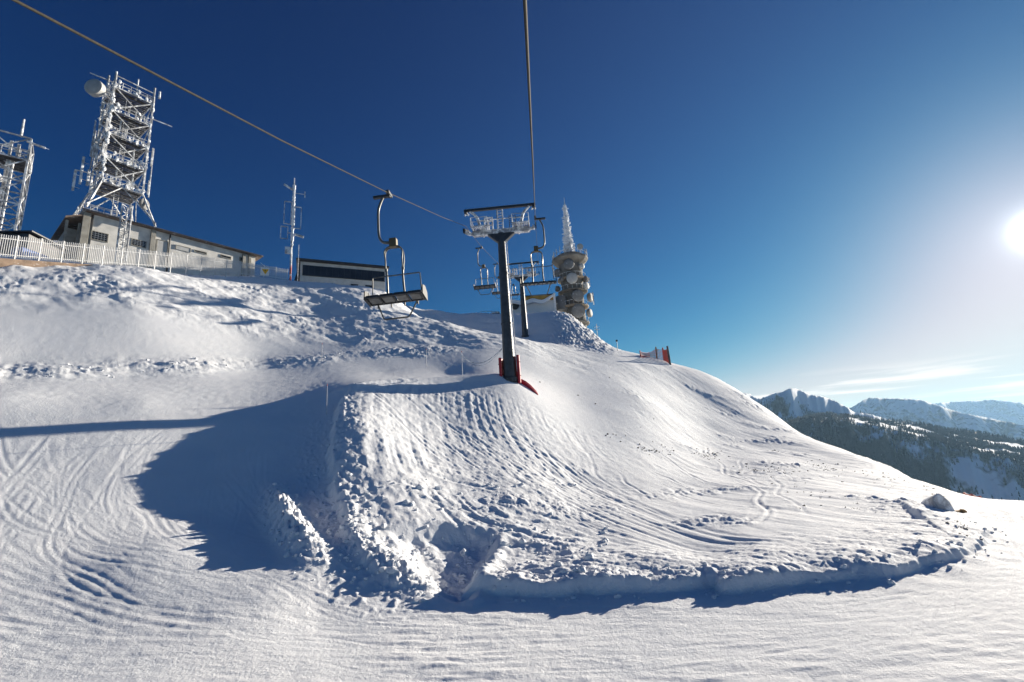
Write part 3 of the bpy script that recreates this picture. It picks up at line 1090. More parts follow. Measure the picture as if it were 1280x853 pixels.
CH0 = make_chair()
CHAIRS = [
    ("L", 19.0, "nearest and largest empty chair on the left rope, beside the long building"),
    ("R", 31.0, "empty chair seen from behind at the right end of the near pylon"),
    ("L", 51.0, "small empty chair hanging in clear sky just left of the near pylon mast"),
    ("L", 70.0, "tiny dark chair half hidden behind the near pylon mast"),
    ("L", 108.0, "tiniest dark chair between the masts of the near and the far pylon"),
]
proto_kids = None
for i, (side, y, label) in enumerate(CHAIRS):
    o = CH0 if i == 0 else copy_tree(CH0)
    tab, xf = (ROPE_L, left_x) if side == "L" else (ROPE_R, right_x)
    o.location = (xf(y), y, rope_z(tab, y) - 0.02)
    o.rotation_euler = (0, R(2.0 if i == 0 else 0.5), (math.pi if side == "L" else 0) - LIFT_AZ)
    o.scale = (0.94, 1.0, 1.15)
    o["label"] = label

# red pads round the foot of the near pylon
def crash_mat(loc, rz, a0, a1, r, h, label, bulge=0.0):
    mb = MB()
    n = 14
    inner, outer = [], []
    for i in range(n + 1):
        a = a0 + (a1 - a0) * i / n
        rr = r * (1 + bulge * math.sin(i * 2.1))
        inner.append(Vector((rr * math.cos(a), rr * math.sin(a), 0)))
        outer.append(Vector(((rr + 0.24) * math.cos(a), (rr + 0.24) * math.sin(a), 0)))
    poly = inner + outer[::-1]
    v, f = [], []
    m = len(poly)
    for z in (-0.3, 0.0, h * 0.5, h): v += [p + Vector((0, 0, z)) * 1.0 for p in poly]
    for k in range(3):
        for i in range(m): f.append((k * m + i, k * m + (i + 1) % m, (k + 1) * m + (i + 1) % m, (k + 1) * m + i))
    for i in range(n):
        f.append((3 * m + i, 3 * m + i + 1, 3 * m + m - 2 - i, 3 * m + m - 1 - i))
        f.append((i, i + 1, m - 2 - i, m - 1 - i))
    mb.add(v, f)
    root = empty("crash_mat", loc, rz, label, "crash mat", "red crash mats at the near pylon")
    body = mb.build("pad", M["red"], root, bevel=0.04)
    for z in (0.35, h * 0.72):
        st = MB()
        st.tube([Vector(((r + 0.262) * math.cos(a0 + (a1 - a0) * i / n), (r + 0.262) * math.sin(a0 + (a1 - a0) * i / n), z)) for i in range(n + 1)], 0.022, 6)
        st.build("strap", M["dark"], root)
    return root


crash_mat(B1 + Vector((0, 0, -0.1)), -LIFT_AZ, R(95), R(205), 0.67, 2.0, "red padded mat standing on the left of the near pylon foot")
crash_mat(B1 + Vector((0, 0, -0.1)), -LIFT_AZ, R(-18), R(78), 0.70, 2.15, "red padded mat standing on the right of the near pylon foot")
# the mat that slid down lies in the snow beside them
pts = []
for k, (px, py) in enumerate(((652, 467), (658, 468), (664, 471), (669, 475), (673, 479))):
    p = on_ground(px - 1, py + 1, (40.5, 40.4, 40.2, 39.9, 39.6)[k])
    pts.append(p)
mb = MB()
v, f = [], []
for k, p in enumerate(pts):
    w = (0.25, 0.34, 0.36, 0.30, 0.12)[k]
    hgt = (0.40, 0.42, 0.34, 0.22, 0.06)[k]
    for (dx, dz) in ((-w, -0.25), (-w * 0.9, hgt * 0.6), (0, hgt), (w * 0.9, hgt * 0.55), (w, -0.25)):
        v.append(p + Vector((dx * 0.5, dx * 0.9, dz)))
for k in range(len(pts) - 1):
    for j in range(5):
        f.append((k * 5 + j, k * 5 + (j + 1) % 5, (k + 1) * 5 + (j + 1) % 5, (k + 1) * 5 + j))
f += [(4, 3, 2, 1, 0), tuple(20 + j for j in range(5))]
mb.add(v, f)
tag(mb.build("crash_mat", M["red"], bevel=0.05), "red mat lying flat in the snow right of the near pylon", "crash mat", "red crash mats at the near pylon")


# ------------------------------------------------------------------ marker poles, ropes, nets
def marker_pole(px, py, r, py_top, label, w=0.02):
    b = on_ground(px, py, r)
    top = at(px, py_top, math.hypot(b.x, b.y)).z
    root = empty("marker_pole", b, 0, label, "marker pole", "thin poles marking the piste edge")
    mb = MB()
    mb.tube([(0, 0, -0.3), (0.01, 0, max(0.6, top - b.z))], w, 8)
    mb.build("shaft", M["pole"], root, smooth=True)
    c = MB()
    c.lathe([(w * 1.3, 0), (w * 1.4, 0.08), (w * 0.6, 0.12)], (0.01, 0, max(0.6, top - b.z) - 0.04), 8)
    c.build("cap", M["red_net"], root)
    return b


Q1 = marker_pole(578, 467, 39.5, 440, "thin marker pole with a drooping rope, left of the near pylon", 0.022)
marker_pole(408, 520, 30.5, 482, "thin marker pole standing in the shaded gully below the road bend", 0.018)
marker_pole(533, 456, 45.5, 437, "thin marker pole on the berm above the road, behind the roped pole", 0.022)
marker_pole(402, 453, 46.5, 430, "thin marker pole on the berm below the two long buildings", 0.022)

a = Vector((Q1.x, Q1.y, Q1.z + (at(578, 444, 39.5).z - Q1.z)))
c = B1 + Vector((-0.55, -0.2, 2.7))
pts = []
for i in range(17):
    t = i / 16
    p = a.lerp(c, t)
    p.z -= 1.15 * 4 * t * (1 - t) * (1 - 0.35 * t)
    pts.append(p)
mb = MB()
mb.tube(pts, 0.035, 8)
pts2 = [p + Vector((0.0, 0.25, -0.18 * math.sin(math.pi * i / 16))) for i, p in enumerate(pts)]
mb.tube(pts2, 0.02, 6)
tag(mb.build("barrier_rope", M["frosted"], None, smooth=True), "drooping frosted barrier rope tied from the marker pole to the near pylon", "rope")


def net_fence(posts, h_list, name, label, cat, post_mats, sag=0.1, cell=0.22, widths=None, lean=None, net_h=0.75):
    base = posts[0]
    root = empty(name, base, 0, label, cat)
    tops = []
    for k, (p, h) in enumerate(zip(posts, h_list)):
        mb = MB()
        q = p - base
        t = q + Vector((lean[k] if lean else 0, 0, h))
        w = widths[k] if widths else 0.07
        mb.tube([q + Vector((0, 0, -0.6)), t], w, 8, w * 0.9)
        mb.build("post", post_mats[k], root, smooth=True)
        tops.append((q, t))
    for k in range(len(tops) - 1):
        (q0, t0), (q1, t1) = tops[k], tops[k + 1]
        t0 = q0.lerp(t0, net_h); t1 = q1.lerp(t1, net_h)
        nb = MB()
        n = max(3, int((q1 - q0).length / cell))
        m = max(3, int(min((t0 - q0).length, (t1 - q1).length) / cell))
        for i in range(n + 1):
            u = i / n
            s = sag * 4 * u * (1 - u)
            nb.bar(q0.lerp(q1, u) + Vector((0, 0, -0.1)), t0.lerp(t1, u) - Vector((0, 0, s)), 0.05)
        for j in range(m + 1):
            w = j / m
            pr = None
            for i in range(n + 1):
                u = i / n
                s = sag * 4 * u * (1 - u)
                c_ = (q0.lerp(q1, u)).lerp(t0.lerp(t1, u) - Vector((0, 0, s)), w)
                if pr is not None: nb.bar(pr, c_, 0.05)
                pr = c_
        nb.build("netting", M["red_net"], root)
    return root


ps = [on_ground(801, 447), on_ground(812, 447), on_ground(821, 447), on_ground(830, 448), on_ground(838, 456)]
print('net', [tuple(round(q, 1) for q in p) for p in ps])
net_fence(ps, [1.1, 0.9, 2.0, 2.2, 2.9], "net_fence", "red net fence with wooden posts on the crest of the bright flank", "net fence",
          [M["red"], M["red_net"], M["wood"], M["red_net"], M["stone"]], widths=[0.10, 0.05, 0.13, 0.14, 0.17], lean=[0, 0, 0.05, 0, -0.1], net_h=0.85)
ps = [on_ground(1206, 619, 43.0), on_ground(1216, 622, 41.5), on_ground(1226, 624.5, 40.5)]
ps = [Vector((p.x, p.y, p.z - 0.25)) for p in ps]
net_fence(ps, [0.5, 0.45, 0.4], "safety_net", "low red safety net just over the far edge of the groomed run", "safety net", [M["red"]] * 3, cell=0.12, net_h=1.0)

# boulder breaking out of the snow near the right end of the flank
b = on_ground(1184, 641)
root = empty("boulder", b, 0.2, "snow crusted boulder with an ochre foot low on the bright flank", "boulder")
def rocky(mb, c, s, seed, n=9, m=7):
    rg = random.Random(seed)
    v, f = [], []
    for i in range(m + 1):
        th = math.pi * i / m
        for k in range(n):
            ph = 2 * math.pi * k / n
            rr = 1 + rg.uniform(-0.22, 0.22)
            v.append(Vector((c[0] + s[0] * rr * math.sin(th) * math.cos(ph), c[1] + s[1] * rr * math.sin(th) * math.sin(ph), c[2] + s[2] * rr * math.cos(th))))
    for i in range(m):
        for k in range(n):
            a_, b_ = i * n + k, i * n + (k + 1) % n
            f.append((a_, b_, b_ + n, a_ + n))
    mb.add(v, f)
    return mb
mb = MB()
mb.prism([(-0.50, -0.1, -0.1), (0.02, -0.18, -0.4), (0.36, -0.22, -0.4), (0.18, -0.1, 0.35), (-0.06, 0.0, 0.68), (-0.26, 0.0, 0.70), (-0.55, 0.05, 0.52)], (0.35, 0.9, -0.35))
mb.build("snow_crust", M["crust"], root, bevel=0.06)
rocky(MB(), (0.46, -0.2, -0.18), (0.26, 0.22, 0.18), 4).build("rock_foot", M["ochre_stone"], root)


# dry grass and stones poking through the snow
def tufts():
    mb = MB()
    spots = []
    def line(p0, p1, n, jy, jx=6):
        for i in range(n):
            t = random.random()
            spots.append((p0[0] + (p1[0] - p0[0]) * t + random.gauss(0, jx), p0[1] + (p1[1] - p0[1]) * t + random.gauss(0, jy)))
    line((800, 560), (842, 566), 50, 3)
    line((868, 565), (898, 572), 60, 3)
    line((760, 545), (790, 552), 10, 3)
    line((920, 584), (1000, 590), 60, 4)
    line((1010, 578), (1050, 590), 50, 4)
    line((1070, 586), (1116, 606), 22, 4)
    line((955, 555), (972, 566), 8, 2, 3)
    line((1100, 588), (1130, 603), 14, 2, 3)
    line((1150, 608), (1180, 622), 12, 2, 3)
    line((980, 610), (1090, 640), 24, 8, 12)
    line((700, 470), (800, 530), 10, 14, 20)
    line((1180, 650), (1225, 690), 16, 6, 6)
    for (px, py) in spots:
        try: g = on_ground(px, py)
        except Exception: continue
        if math.hypot(g.x, g.y) > 70: continue
        s = random.uniform(0.3, 0.75)
        for k in range(random.randint(3, 6)):
            a_ = random.uniform(0, 6.28)
            o = Vector((math.cos(a_), math.sin(a_), 0)) * random.uniform(0, 0.14 * s)
            tip = g + o * 2.2 + Vector((random.uniform(-.05, .05), random.uniform(-.05, .05), random.uniform(0.05, 0.16) * s))
            b_ = g + o + Vector((0, 0, -0.04))
            wv = Vector((-math.sin(a_), math.cos(a_), 0)) * 0.025 * s
            mb.add([b_ - wv, b_ + wv, tip, b_ + o * 0.2 + Vector((0, 0, 0.03))], [(0, 1, 2), (0, 2, 3), (1, 3, 2)])
        if random.random() < 0.35: rocky(mb, g + Vector((0, 0, 0.0)), (0.12 * s, 0.09 * s, 0.07 * s), random.randint(0, 999), 6, 4)
    tag(mb.build("grass", M["grass"]), "dry grass and stones poking through the snow of the bright flank", "grass", kind="stuff")


tufts()


# ------------------------------------------------------------------ white palisade fence
FP = [(-90, 313), (-45, 318), (0, 322), (60, 326.5), (110, 330), (155, 333), (200, 335.5), (245, 339), (290, 343.5), (325, 347), (359, 351.5)]
FR = [60.5, 61.3, 62.2, 63.8, 65.4, 67, 69, 71, 74, 76, 78]
FT = [(0, 289), (105, 303), (200, 313), (290, 324), (325, 329), (360, 337)]
fence_pts = [at(px, py, r) for (px, py), r in zip(FP, FR)]
path = smooth_path(fence_pts, 8)
# even spacing along the path
acc = [0.0]
for i in range(len(path) - 1): acc.append(acc[-1] + (path[i + 1] - path[i]).length)
def along(s):
    i = max(0, min(len(path) - 2, int(np.searchsorted(acc, s)) - 1))
    t = (s - acc[i]) / (acc[i + 1] - acc[i])
    return path[i].lerp(path[i + 1], t)
total = acc[-1]
FH0, FH1 = 2.35, 1.95
fence = empty("palisade_fence", path[0], 0, "white frosted palisade fence with close set palings along the crest of the left hill", "fence")
npost = 21
step = total / (npost - 1)
for k in range(npost):
    p = along(min(total - 1e-4, k * step)) - path[0]
    hh = FH0 + (FH1 - FH0) * k / (npost - 1)
    mb = MB()
    mb.box((p.x, p.y, p.z + hh / 2 - 0.4), (0.09, 0.09, hh + 0.9))
    mb.box((p.x, p.y, p.z + hh + 0.06), (0.11, 0.11, 0.03))
    mb.build("post", M["fence_white"], fence)
for k in range(npost - 1):
    mb = MB()
    s0, s1 = k * step + 0.08, (k + 1) * step - 0.08
    hh = FH0 + (FH1 - FH0) * (k + 0.5) / (npost - 1)
    n = 10
    pa, pb = along(s0) - path[0], along(min(total - 1e-4, s1)) - path[0]
    for z in (0.32, hh - 0.38): mb.bar(pa + Vector((0, 0, z)), pb + Vector((0, 0, z)), 0.05, 0.07)
    for i in range(n):
        p = pa.lerp(pb, (i + 0.5) / n)
        j = random.uniform(-0.03, 0.03)
        mb.bar(p + Vector((0.0, -0.035, 0.10)), p + Vector((j * 0.3, -0.035, hh + j)), 0.075, 0.028)
    mb.build("panel", M["fence_white"], fence)
mb = MB()
kp = [along(s) - path[0] for s in np.linspace(0, total * 0.35, 14)]
for i in range(len(kp) - 1):
    mb.bar(kp[i] + Vector((0, 0, -0.53)), kp[i + 1] + Vector((0, 0, -0.53)), 0.3, 0.84)
mb.build("base_wall", M["kerb"], fence)

# warning board on the fence
p = at(331, 340, 74.5)
root = empty("warning_sign", p, R(26), "white board with a yellow warning triangle hung on the right end of the palisade fence", "sign")
mb = MB()
mb.box((0, 0, 0.05), (1.15, 0.05, 1.25))
mb.build("board", M["white"], root)
mb = MB()
mb.prism([(-0.42, -0.035, 0.38), (0.52, -0.035, 0.42), (0.08, -0.035, -0.42)], (0, -0.02, 0))
t = mb.build("triangle", M["yellow"], root)
mb = MB()
mb.prism([(-0.02, -0.06, 0.27), (0.12, -0.06, 0.27), (0.06, -0.06, 0.02)], (0, -0.015, 0))
mb.box((0.06, -0.066, -0.08), (0.08, 0.015, 0.08))
mb.build("symbol", M["black"], t)
mb = MB()
mb.bar((-0.62, -0.03, 1.35), (0.25, -0.03, 0.62), 0.12, 0.04)
mb.build("brace", M["white"], root)


# ------------------------------------------------------------------ service building
class Wall:
    """a straight wall between two plan points; turns pixels into wall coordinates"""
    def __init__(s, a, b):
        s.a, s.b = Vector((a.x, a.y, 0)), Vector((b.x, b.y, 0))
        s.d = (s.b - s.a)
        s.L = s.d.length
        s.d /= s.L
        s.rz = math.atan2(s.d.y, s.d.x)

    def uz(s, px, py):
        x, y, z = ray(px, py)
        # solve a + u d = k (x, y)
        det = -s.d.x * y + s.d.y * x
        k = (-s.d.x * -s.a.y * -1 - 0) if False else ((s.d.y * s.a.x - s.d.x * s.a.y) / (s.d.y * x - s.d.x * y))
        P = Vector((k * x, k * y, 0))
        return (P - s.a).dot(s.d), k * z


W = Wall(at(110, 325, 83.5), at(318, 345, 89.5))
ROOF_Z = W.uz(200, 290)[1]
BZ = ROOF_Z - 9.5
bld = empty("service_building", (W.a.x, W.a.y, BZ), W.rz, "long grey rendered service building behind the palisade fence, carrying the big lattice tower", "building")
H, Lw, D = ROOF_Z - BZ, W.L, 11.0
mb = MB()
mb.box((Lw / 2, D / 2, H / 2), (Lw, D, H))
mb.build("wall", M["plaster"], bld)
mb = MB()
mb.box((Lw / 2, D / 2, H + 0.14), (Lw + 2.0, D + 1.5, 0.24))
rf = mb.build("roof", M["roof_edge"], bld, bevel=0.03)
mb = MB()
mb.box((Lw / 2 - 0.4, D / 2 + 0.05, H + 0.31), (Lw + 1.9, D + 1.1, 0.12))
mb.build("snow_cover", M["snow"], rf, bevel=0.05)
mb = MB()
mb.box((Lw / 2 - 0.4, -0.83, H + 0.10), (Lw + 2.1, 0.07, 0.18))
mb.build("gutter", M["dark"], rf)
def wrect(x0, x1, y0, y1):
    u0, z1 = W.uz(x0, y0)
    u1, z0 = W.uz(x1, y1)
    return u0, u1, z0 - BZ, z1 - BZ
def window(x0, x1, y0, y1, bars, name="window"):
    u0, u1, z0, z1 = wrect(x0, x1, y0, y1)
    mb = MB()
    mb.box(((u0 + u1) / 2, -0.01, (z0 + z1) / 2), (u1 - u0, 0.06, z1 - z0))
    w = mb.build(name, M["glass"], bld)
    f = MB()
    t = 0.10
    f.box(((u0 + u1) / 2, -0.05, z0 - t / 2), (u1 - u0 + 2 * t, 0.14, t))
    f.box(((u0 + u1) / 2, -0.05, z1 + t / 2), (u1 - u0 + 2 * t, 0.10, t))
    for u in (u0 - t / 2, u1 + t / 2): f.box((u, -0.05, (z0 + z1) / 2), (t, 0.10, z1 - z0))
    f.build("frame", M["plaster_dark"], w)
    if bars:
        g = MB()
        for k in range(1, bars): g.bar((u0 + (u1 - u0) * k / bars, -0.10, z0), (u0 + (u1 - u0) * k / bars, -0.10, z1), 0.045)
        for k in range(1, 4): g.bar((u0, -0.12, z0 + (z1 - z0) * k / 4), (u1, -0.12, z0 + (z1 - z0) * k / 4), 0.045)
        g.build("grille", M["galv"], w)
window(115.5, 133.5, 289, 303, 5)
window(165.5, 181.5, 299, 310, 5)
window(243.5, 257.5, 313, 318, 0)
window(276.5, 288, 319, 324, 0)
window(300, 304.5, 322, 327, 0)
for (x0, x1, y0, y1, nm, mt, th) in ((197, 207.5, 300, 322, "door", "door", 0.08), (220.5, 237, 307, 316, "shutter", "door", 0.10)):
    u0, u1, z0, z1 = wrect(x0, x1, y0, y1)
    mb = MB()
    mb.box(((u0 + u1) / 2, -th / 2, (z0 + z1) / 2), (u1 - u0, th, z1 - z0))
    o = mb.build(nm, M[mt], bld, bevel=0.01)
    f = MB()
    for u in (u0 - 0.05, u1 + 0.05): f.box((u, -0.06, (z0 + z1) / 2), (0.09, 0.16, z1 - z0))
    f.box(((u0 + u1) / 2, -0.06, z1 + 0.05), (u1 - u0 + 0.2, 0.16, 0.09))
    f.build("frame", M["plaster_dark"], o)
for (x0, x1) in ((100, 110), (188, 194), (304.5, 308), (312, 315)):
    u0, u1 = W.uz(x0, 295)[0], W.uz(x1, 295)[0]
    mb = MB()
    mb.box(((u0 + u1) / 2, -0.16, H / 2 - 0.02), (u1 - u0, 0.36, H - 0.06))
    mb.build("pillar", M["plaster_dark"], bld, bevel=0.02)
u0 = W.uz(212, 300)[0]
mb = MB()
mb.tube([(u0, -0.16, H - 0.1), (u0, -0.16, 0)], 0.10, 8)
mb.build("downpipe", M["dark"], bld)
# porch, a darker block added for the shaded near end, under a lean-to roof
mb = MB()
mb.box((-1.2, 6.2, (H - 2.2) / 2), (2.4, 9.0, H - 2.2))
for x in (-2.6, -1.3): mb.box((x, 0.5, (H - 1.6) / 2), (0.28, 0.28, H - 1.6))
pc = mb.build("porch", M["plaster_dark"], bld)
mb = MB()
mb.prism([(0.0, -0.3, H - 0.1), (0.0, -0.3, H + 0.1), (-2.9, -0.3, H - 1.3), (-2.9, -0.3, H - 1.5)], (0, 11.0, 0))
mb.build("lean_to_roof", M["roof_edge"], pc)
# guard rail and small aerials at the near end of the roof
mb = MB()
for k in range(6):
    x = -1.2 + 0.75 * k
    mb.tube([(x, 0.3, H + 0.3), (x - 0.05, 0.3, H + 1.5)], 0.05, 6)
for z in (0.8, 1.3, 1.5): mb.tube([(-1.3, 0.3, H + z), (2.8, 0.3, H + z)], 0.045, 6)
for y in (1.8, 3.4): mb.tube([(-1.3, y, H + 0.3), (-1.35, y, H + 2.0)], 0.06, 6)
for z in (0.9, 1.5): mb.tube([(-1.3, 0.3, H + z), (-1.3, 5.0, H + z)], 0.05, 6)
mb.build("roof_railing", M["rimed"], bld)

# slim lattice mast standing in front of the wall
def lattice_panel(mb, p0, p1, q0, q1, n, w, wb, x=True):
    """bracing between the chords p0-p1 and q0-q1"""
    p0, p1, q0, q1 = map(Vector, (p0, p1, q0, q1))
    for k in range(n):
        a, b = p0.lerp(p1, k / n), p0.lerp(p1, (k + 1) / n)
        c, d = q0.lerp(q1, k / n), q0.lerp(q1, (k + 1) / n)
        mb.bar(a, c, w)
        if x:
            mb.bar(a, d, wb); mb.bar(c, b, wb)
        elif k % 2: mb.bar(a, d, wb)
        else: mb.bar(c, b, wb)
    mb.bar(p1, q1, w)
p = at(150, 333, 79)
top = at(151.5, 256, 79).z
root = empty("lattice_mast", (p.x, p.y, p.z - 3), R(38), "slim white lattice mast standing in front of the service building wall", "lattice mast")
hm_ = top - p.z + 3
c = [(-0.55, -0.4), (0.55, -0.4), (0.0, 0.55)]
for x, y in c:
    mb = MB()
    mb.tube([(x, y, 0), (x, y, hm_)], 0.10, 8)
    mb.build("chord", M["rimed"], root)
mb = MB()
for i in range(3):
    a_, b_ = c[i], c[(i + 1) % 3]
    lattice_panel(mb, (*a_, 0), (*a_, hm_), (*b_, 0), (*b_, hm_), 12, 0.06, 0.05, False)
mb.build("lacing", M["rimed"], root)


# ------------------------------------------------------------------ lattice towers
def dish_drum(root, c, dirv, r, depth, material, name="dish", shroud=True):
    dirv = Vector(dirv).normalized()
    rot = dirv.to_track_quat("Z", "Y").to_matrix()
    mb = MB()
    if shroud:
        mb.lathe([(r * 0.35, -depth * 0.75), (r * 0.8, -depth * 0.35), (r, 0), (r, depth), (r * 0.93, depth * 1.12), (r * 0.55, depth * 1.25), (0.01, depth * 1.3)], c, 24, rot)
    else:
        mb.lathe([(r * 0.2, -depth), (r * 0.7, -depth * 0.6), (r, 0), (r * 0.96, depth * 0.08), (r * 0.6, depth * 0.18), (0.01, depth * 0.22)], c, 24, rot)
    return mb.build(name, material, root, smooth=True)


def rod(root, p, h, r=0.06, name="aerial", m="rimed", d=(0, 0, 1)):
    mb = MB()
    p = Vector(p)
    d = Vector(d)
    mb.tube([p, p + d * h], r, 8, r * 0.7)
    return mb.build(name, M[m], root, smooth=True)


def panel_aerial(root, c, h, w=0.28):
    mb = MB()
    mb.box(c, (w, 0.16, h))
    mb.bar((c[0], c[1], c[2] - h * 0.3), (c[0] * 0.85, c[1] * 0.85, c[2] - h * 0.3), 0.07)
    mb.bar((c[0], c[1], c[2] + h * 0.3), (c[0] * 0.85, c[1] * 0.85, c[2] + h * 0.3), 0.07)
    return mb.build("panel_aerial", M["rimed"], root, bevel=0.03)


def lattice_tower(name, loc, rz, label, spread, half, z1, nbay, bay, leg_w, deck, group=None):
    root = empty(name, loc, rz, label, "lattice tower", group)
    cs = [(-1, -1), (1, -1), (1, 1), (-1, 1)]
    ztop = z1 + nbay * bay
    for sx, sy in cs:
        mb = MB()
        if spread > half: mb.bar((sx * spread, sy * spread, -0.4), (sx * half, sy * half, z1), leg_w * 1.1)
        mb.bar((sx * half, sy * half, z1 if spread > half else -4), (sx * half, sy * half, ztop), leg_w)
        mb.build("leg", M["rimed"], root)
    for i in range(4):
        (ax, ay), (bx, by) = cs[i], cs[(i + 1) % 4]
        mb = MB()
        lattice_panel(mb, (ax * half, ay * half, z1), (ax * half, ay * half, ztop), (bx * half, by * half, z1), (bx * half, by * half, ztop), nbay, leg_w * 0.7, leg_w * 0.6)
        if spread > half:
            mb.bar((ax * spread, ay * spread, 0.1), (0.5 * (ax + bx) * half, 0.5 * (ay + by) * half, z1), leg_w * 0.6)
            mb.bar((bx * spread, by * spread, 0.1), (0.5 * (ax + bx) * half, 0.5 * (ay + by) * half, z1), leg_w * 0.6)
        else:
            lattice_panel(mb, (ax * half, ay * half, -4), (ax * half, ay * half, z1), (bx * half, by * half, -4), (bx * half, by * half, z1), 2, leg_w * 0.7, leg_w * 0.6)
        mb.build("bracing", M["rimed"], root)
    for k in deck:
        z = z1 + k * bay
        mb = MB()
        for q in range(9): mb.box((0, -half + 2 * half * (q + 0.5) / 9, z + 0.06), (2 * half + 0.2, half * 0.15, 0.06))
        for y in (-0.6, 0, 0.6): mb.box((0, y * half, z - 0.02), (2 * half, 0.1, 0.12))
        d = mb.build("deck", M["grating"], root)
        mb = MB()
        e = half + 0.1
        for i in range(4):
            (ax, ay), (bx, by) = cs[i], cs[(i + 1) % 4]
            for q in range(5):
                u = q / 5
                x, y = (ax + (bx - ax) * u) * e, (ay + (by - ay) * u) * e
                mb.tube([(x, y, z + 0.1), (x, y, z + 1.15)], 0.04, 6)
            for zz in (0.6, 1.12): mb.tube([(ax * e, ay * e, z + zz), (bx * e, by * e, z + zz)], 0.045, 6)
        mb.build("railing", M["rimed"], d)
    return root, ztop


tc_ = at(143, 262, 86)
TB = ROOF_Z + 0.35
az_c = math.atan2(tc_.x, tc_.y)
TWH = 2.45
tower, ZT = lattice_tower("lattice_tower", (tc_.x, tc_.y, TB), -az_c + R(14), "tall rime covered lattice tower with a white drum dish on the service building roof",
                          4.0, TWH, 4.9, 4, 3.95, 0.21, (0, 1, 2, 3, 4), "lattice towers")
# equipment inside the frame
for k, (x, y, z, s) in enumerate(((-0.9, -0.6, 0, 1.5), (0.7, -1.2, 1, 1.2), (-0.3, 0.2, 2, 1.9), (0.8, 0.4, 3, 1.4), (1.0, -1.0, 0, 1.6), (-1.3, -1.2, 2, 1.2))):
    mb = MB()
    mb.box((x, y, 4.9 + 3.95 * z + 0.1 + s / 2), (0.55, 0.5, s))
    for q in range(3): mb.tube([(x + 0.45, y - 0.1 + 0.2 * q, 4.9 + 3.95 * z + 0.1), (x + 0.45, y - 0.1 + 0.2 * q, 4.9 + 3.95 * z + 3.6)], 0.05, 6)
    mb.build("equipment_rack", M["frosted"], tower)
mb = MB()
for x in (-0.28, 0.28): mb.bar((x, -0.1, -0.3), (x, -0.1, ZT + 0.4), 0.08)
for k in range(60): mb.bar((-0.28, -0.1, 0.1 + k * 0.32), (0.28, -0.1, 0.1 + k * 0.32), 0.045)
mb.build("ladder", M["rimed"], tower)
dish_drum(tower, (-4.1, -1.4, ZT - 1.2), (-0.80, -0.60, -0.05), 1.25, 0.75, M["dish"])
mb = MB()
mb.bar((-3.6, -1.4, ZT - 0.9), (-2.4, -1.6, ZT - 0.7), 0.35)
mb.bar((-3.2, -1.5, ZT - 1.3), (-2.4, -1.6, ZT - 2.1), 0.2)
mb.build("dish_bracket", M["rimed"], tower)
dish_drum(tower, (2.7, -2.2, 3.4), (0.55, -0.8, 0), 0.85, 0.4, M["dish_grey"])
for (x, y, z, h, r) in ((-2.45, -2.45, ZT, 2.6, 0.19), (-3.1, -1.8, ZT - 0.6, 2.4, 0.17), (0.4, -1.8, ZT - 0.2, 3.8, 0.14), (2.45, -2.45, ZT - 1.4, 4.4, 0.20), (3.1, -2.6, ZT + 1.4, 1.3, 0.18),
                        (3.15, -2.6, 4.6, 6.2, 0.10), (-3.2, 0.5, 5, 9.0, 0.10), (-3.3, -2.2, 7.5, 9.0, 0.13), (-3.6, -0.6, 9.0, 6.0, 0.12)):
    rod(tower, (x, y, z), h, r)
for (x, y, z, h) in ((-3.3, -1.0, 10.5, 3.6), (-4.3, -0.6, 6.4, 4.4), (-3.7, -1.4, 5.2, 2.6), (-4.9, -0.4, 4.6, 3.2), (2.95, -3.0, 11.2, 3.2), (2.95, -3.0, 6.0, 2.4), (-2.9, -3.1, 9.5, 2.2), (-2.9, -3.1, 13.5, 2.2)):
    panel_aerial(tower, (x, y, z), h)
mb = MB()
for pa_, pb_ in (((-5.2, -1.6, ZT + 0.9), (2.6, -2.5, ZT + 0.9)), ((-2.5, -2.5, ZT + 1.9), (2.6, -2.5, ZT + 1.9)), ((2.4, -2.4, ZT - 2.6), (5.2, -2.7, ZT - 2.6)),
                 ((-5.0, -0.5, 6.2), (-2.4, -1.2, 6.2)), ((-3.6, -0.9, 10.6), (-2.4, -1.2, 10.6))):
    mb = MB()
    mb.tube([pa_, pb_], 0.08, 6)
    mb.build("boom", M["rimed"], tower)

mb = MB()
for i in range(260):
    s_ = random.choice(((-1, -1), (1, -1), (1, 1), (-1, 1), (-1, -1), (-1, -1)))
    zz = random.uniform(4.9, ZT + 0.3)
    if random.random() < 0.45:
        o_ = random.uniform(-1, 1)
        px_, py_ = (o_ * TWH, -TWH) if random.random() < 0.6 else (-TWH, o_ * TWH)
        zz = 4.9 + 3.95 * random.randint(0, 4) + random.choice((0.1, 1.1, 0.3))
    else:
        px_, py_ = s_[0] * TWH, s_[1] * TWH
    q_ = random.uniform(0.10, 0.22)
    rocky(mb, (px_ + random.uniform(-.15, .15), py_ + random.uniform(-.15, .15), zz), (q_, q_, q_ * random.uniform(0.8, 2.2)), i, 6, 4)
mb.build("rime_crust", M["rime"], tower)["kind"] = "stuff"
t2 = at(-7, 285, 74)
z_top = at(10, 175, 74).z
b2 = at(-7, 300, 74).z - 2.5
bay2 = (z_top - b2 - 1.0) / 5
tower2, ZT2 = lattice_tower("lattice_tower", (t2.x, t2.y, b2), R(47) - R(4), "shorter white lattice tower cut by the left edge, a dark deck near its top", 1.75, 1.75, 1.0, 5, bay2, 0.19, (4,), "lattice towers")
rod(tower2, (0.9, -1.6, ZT2), 2.3, 0.13)
mb = MB()
mb.box((2.2, -1.7, ZT2 - 0.55), (1.6, 0.3, 0.12), Matrix.Rotation(R(8), 3, "Y"))
mb.bar((1.6, -1.7, ZT2 - 0.5), (3.3, -1.7, ZT2 - 0.7), 0.06)
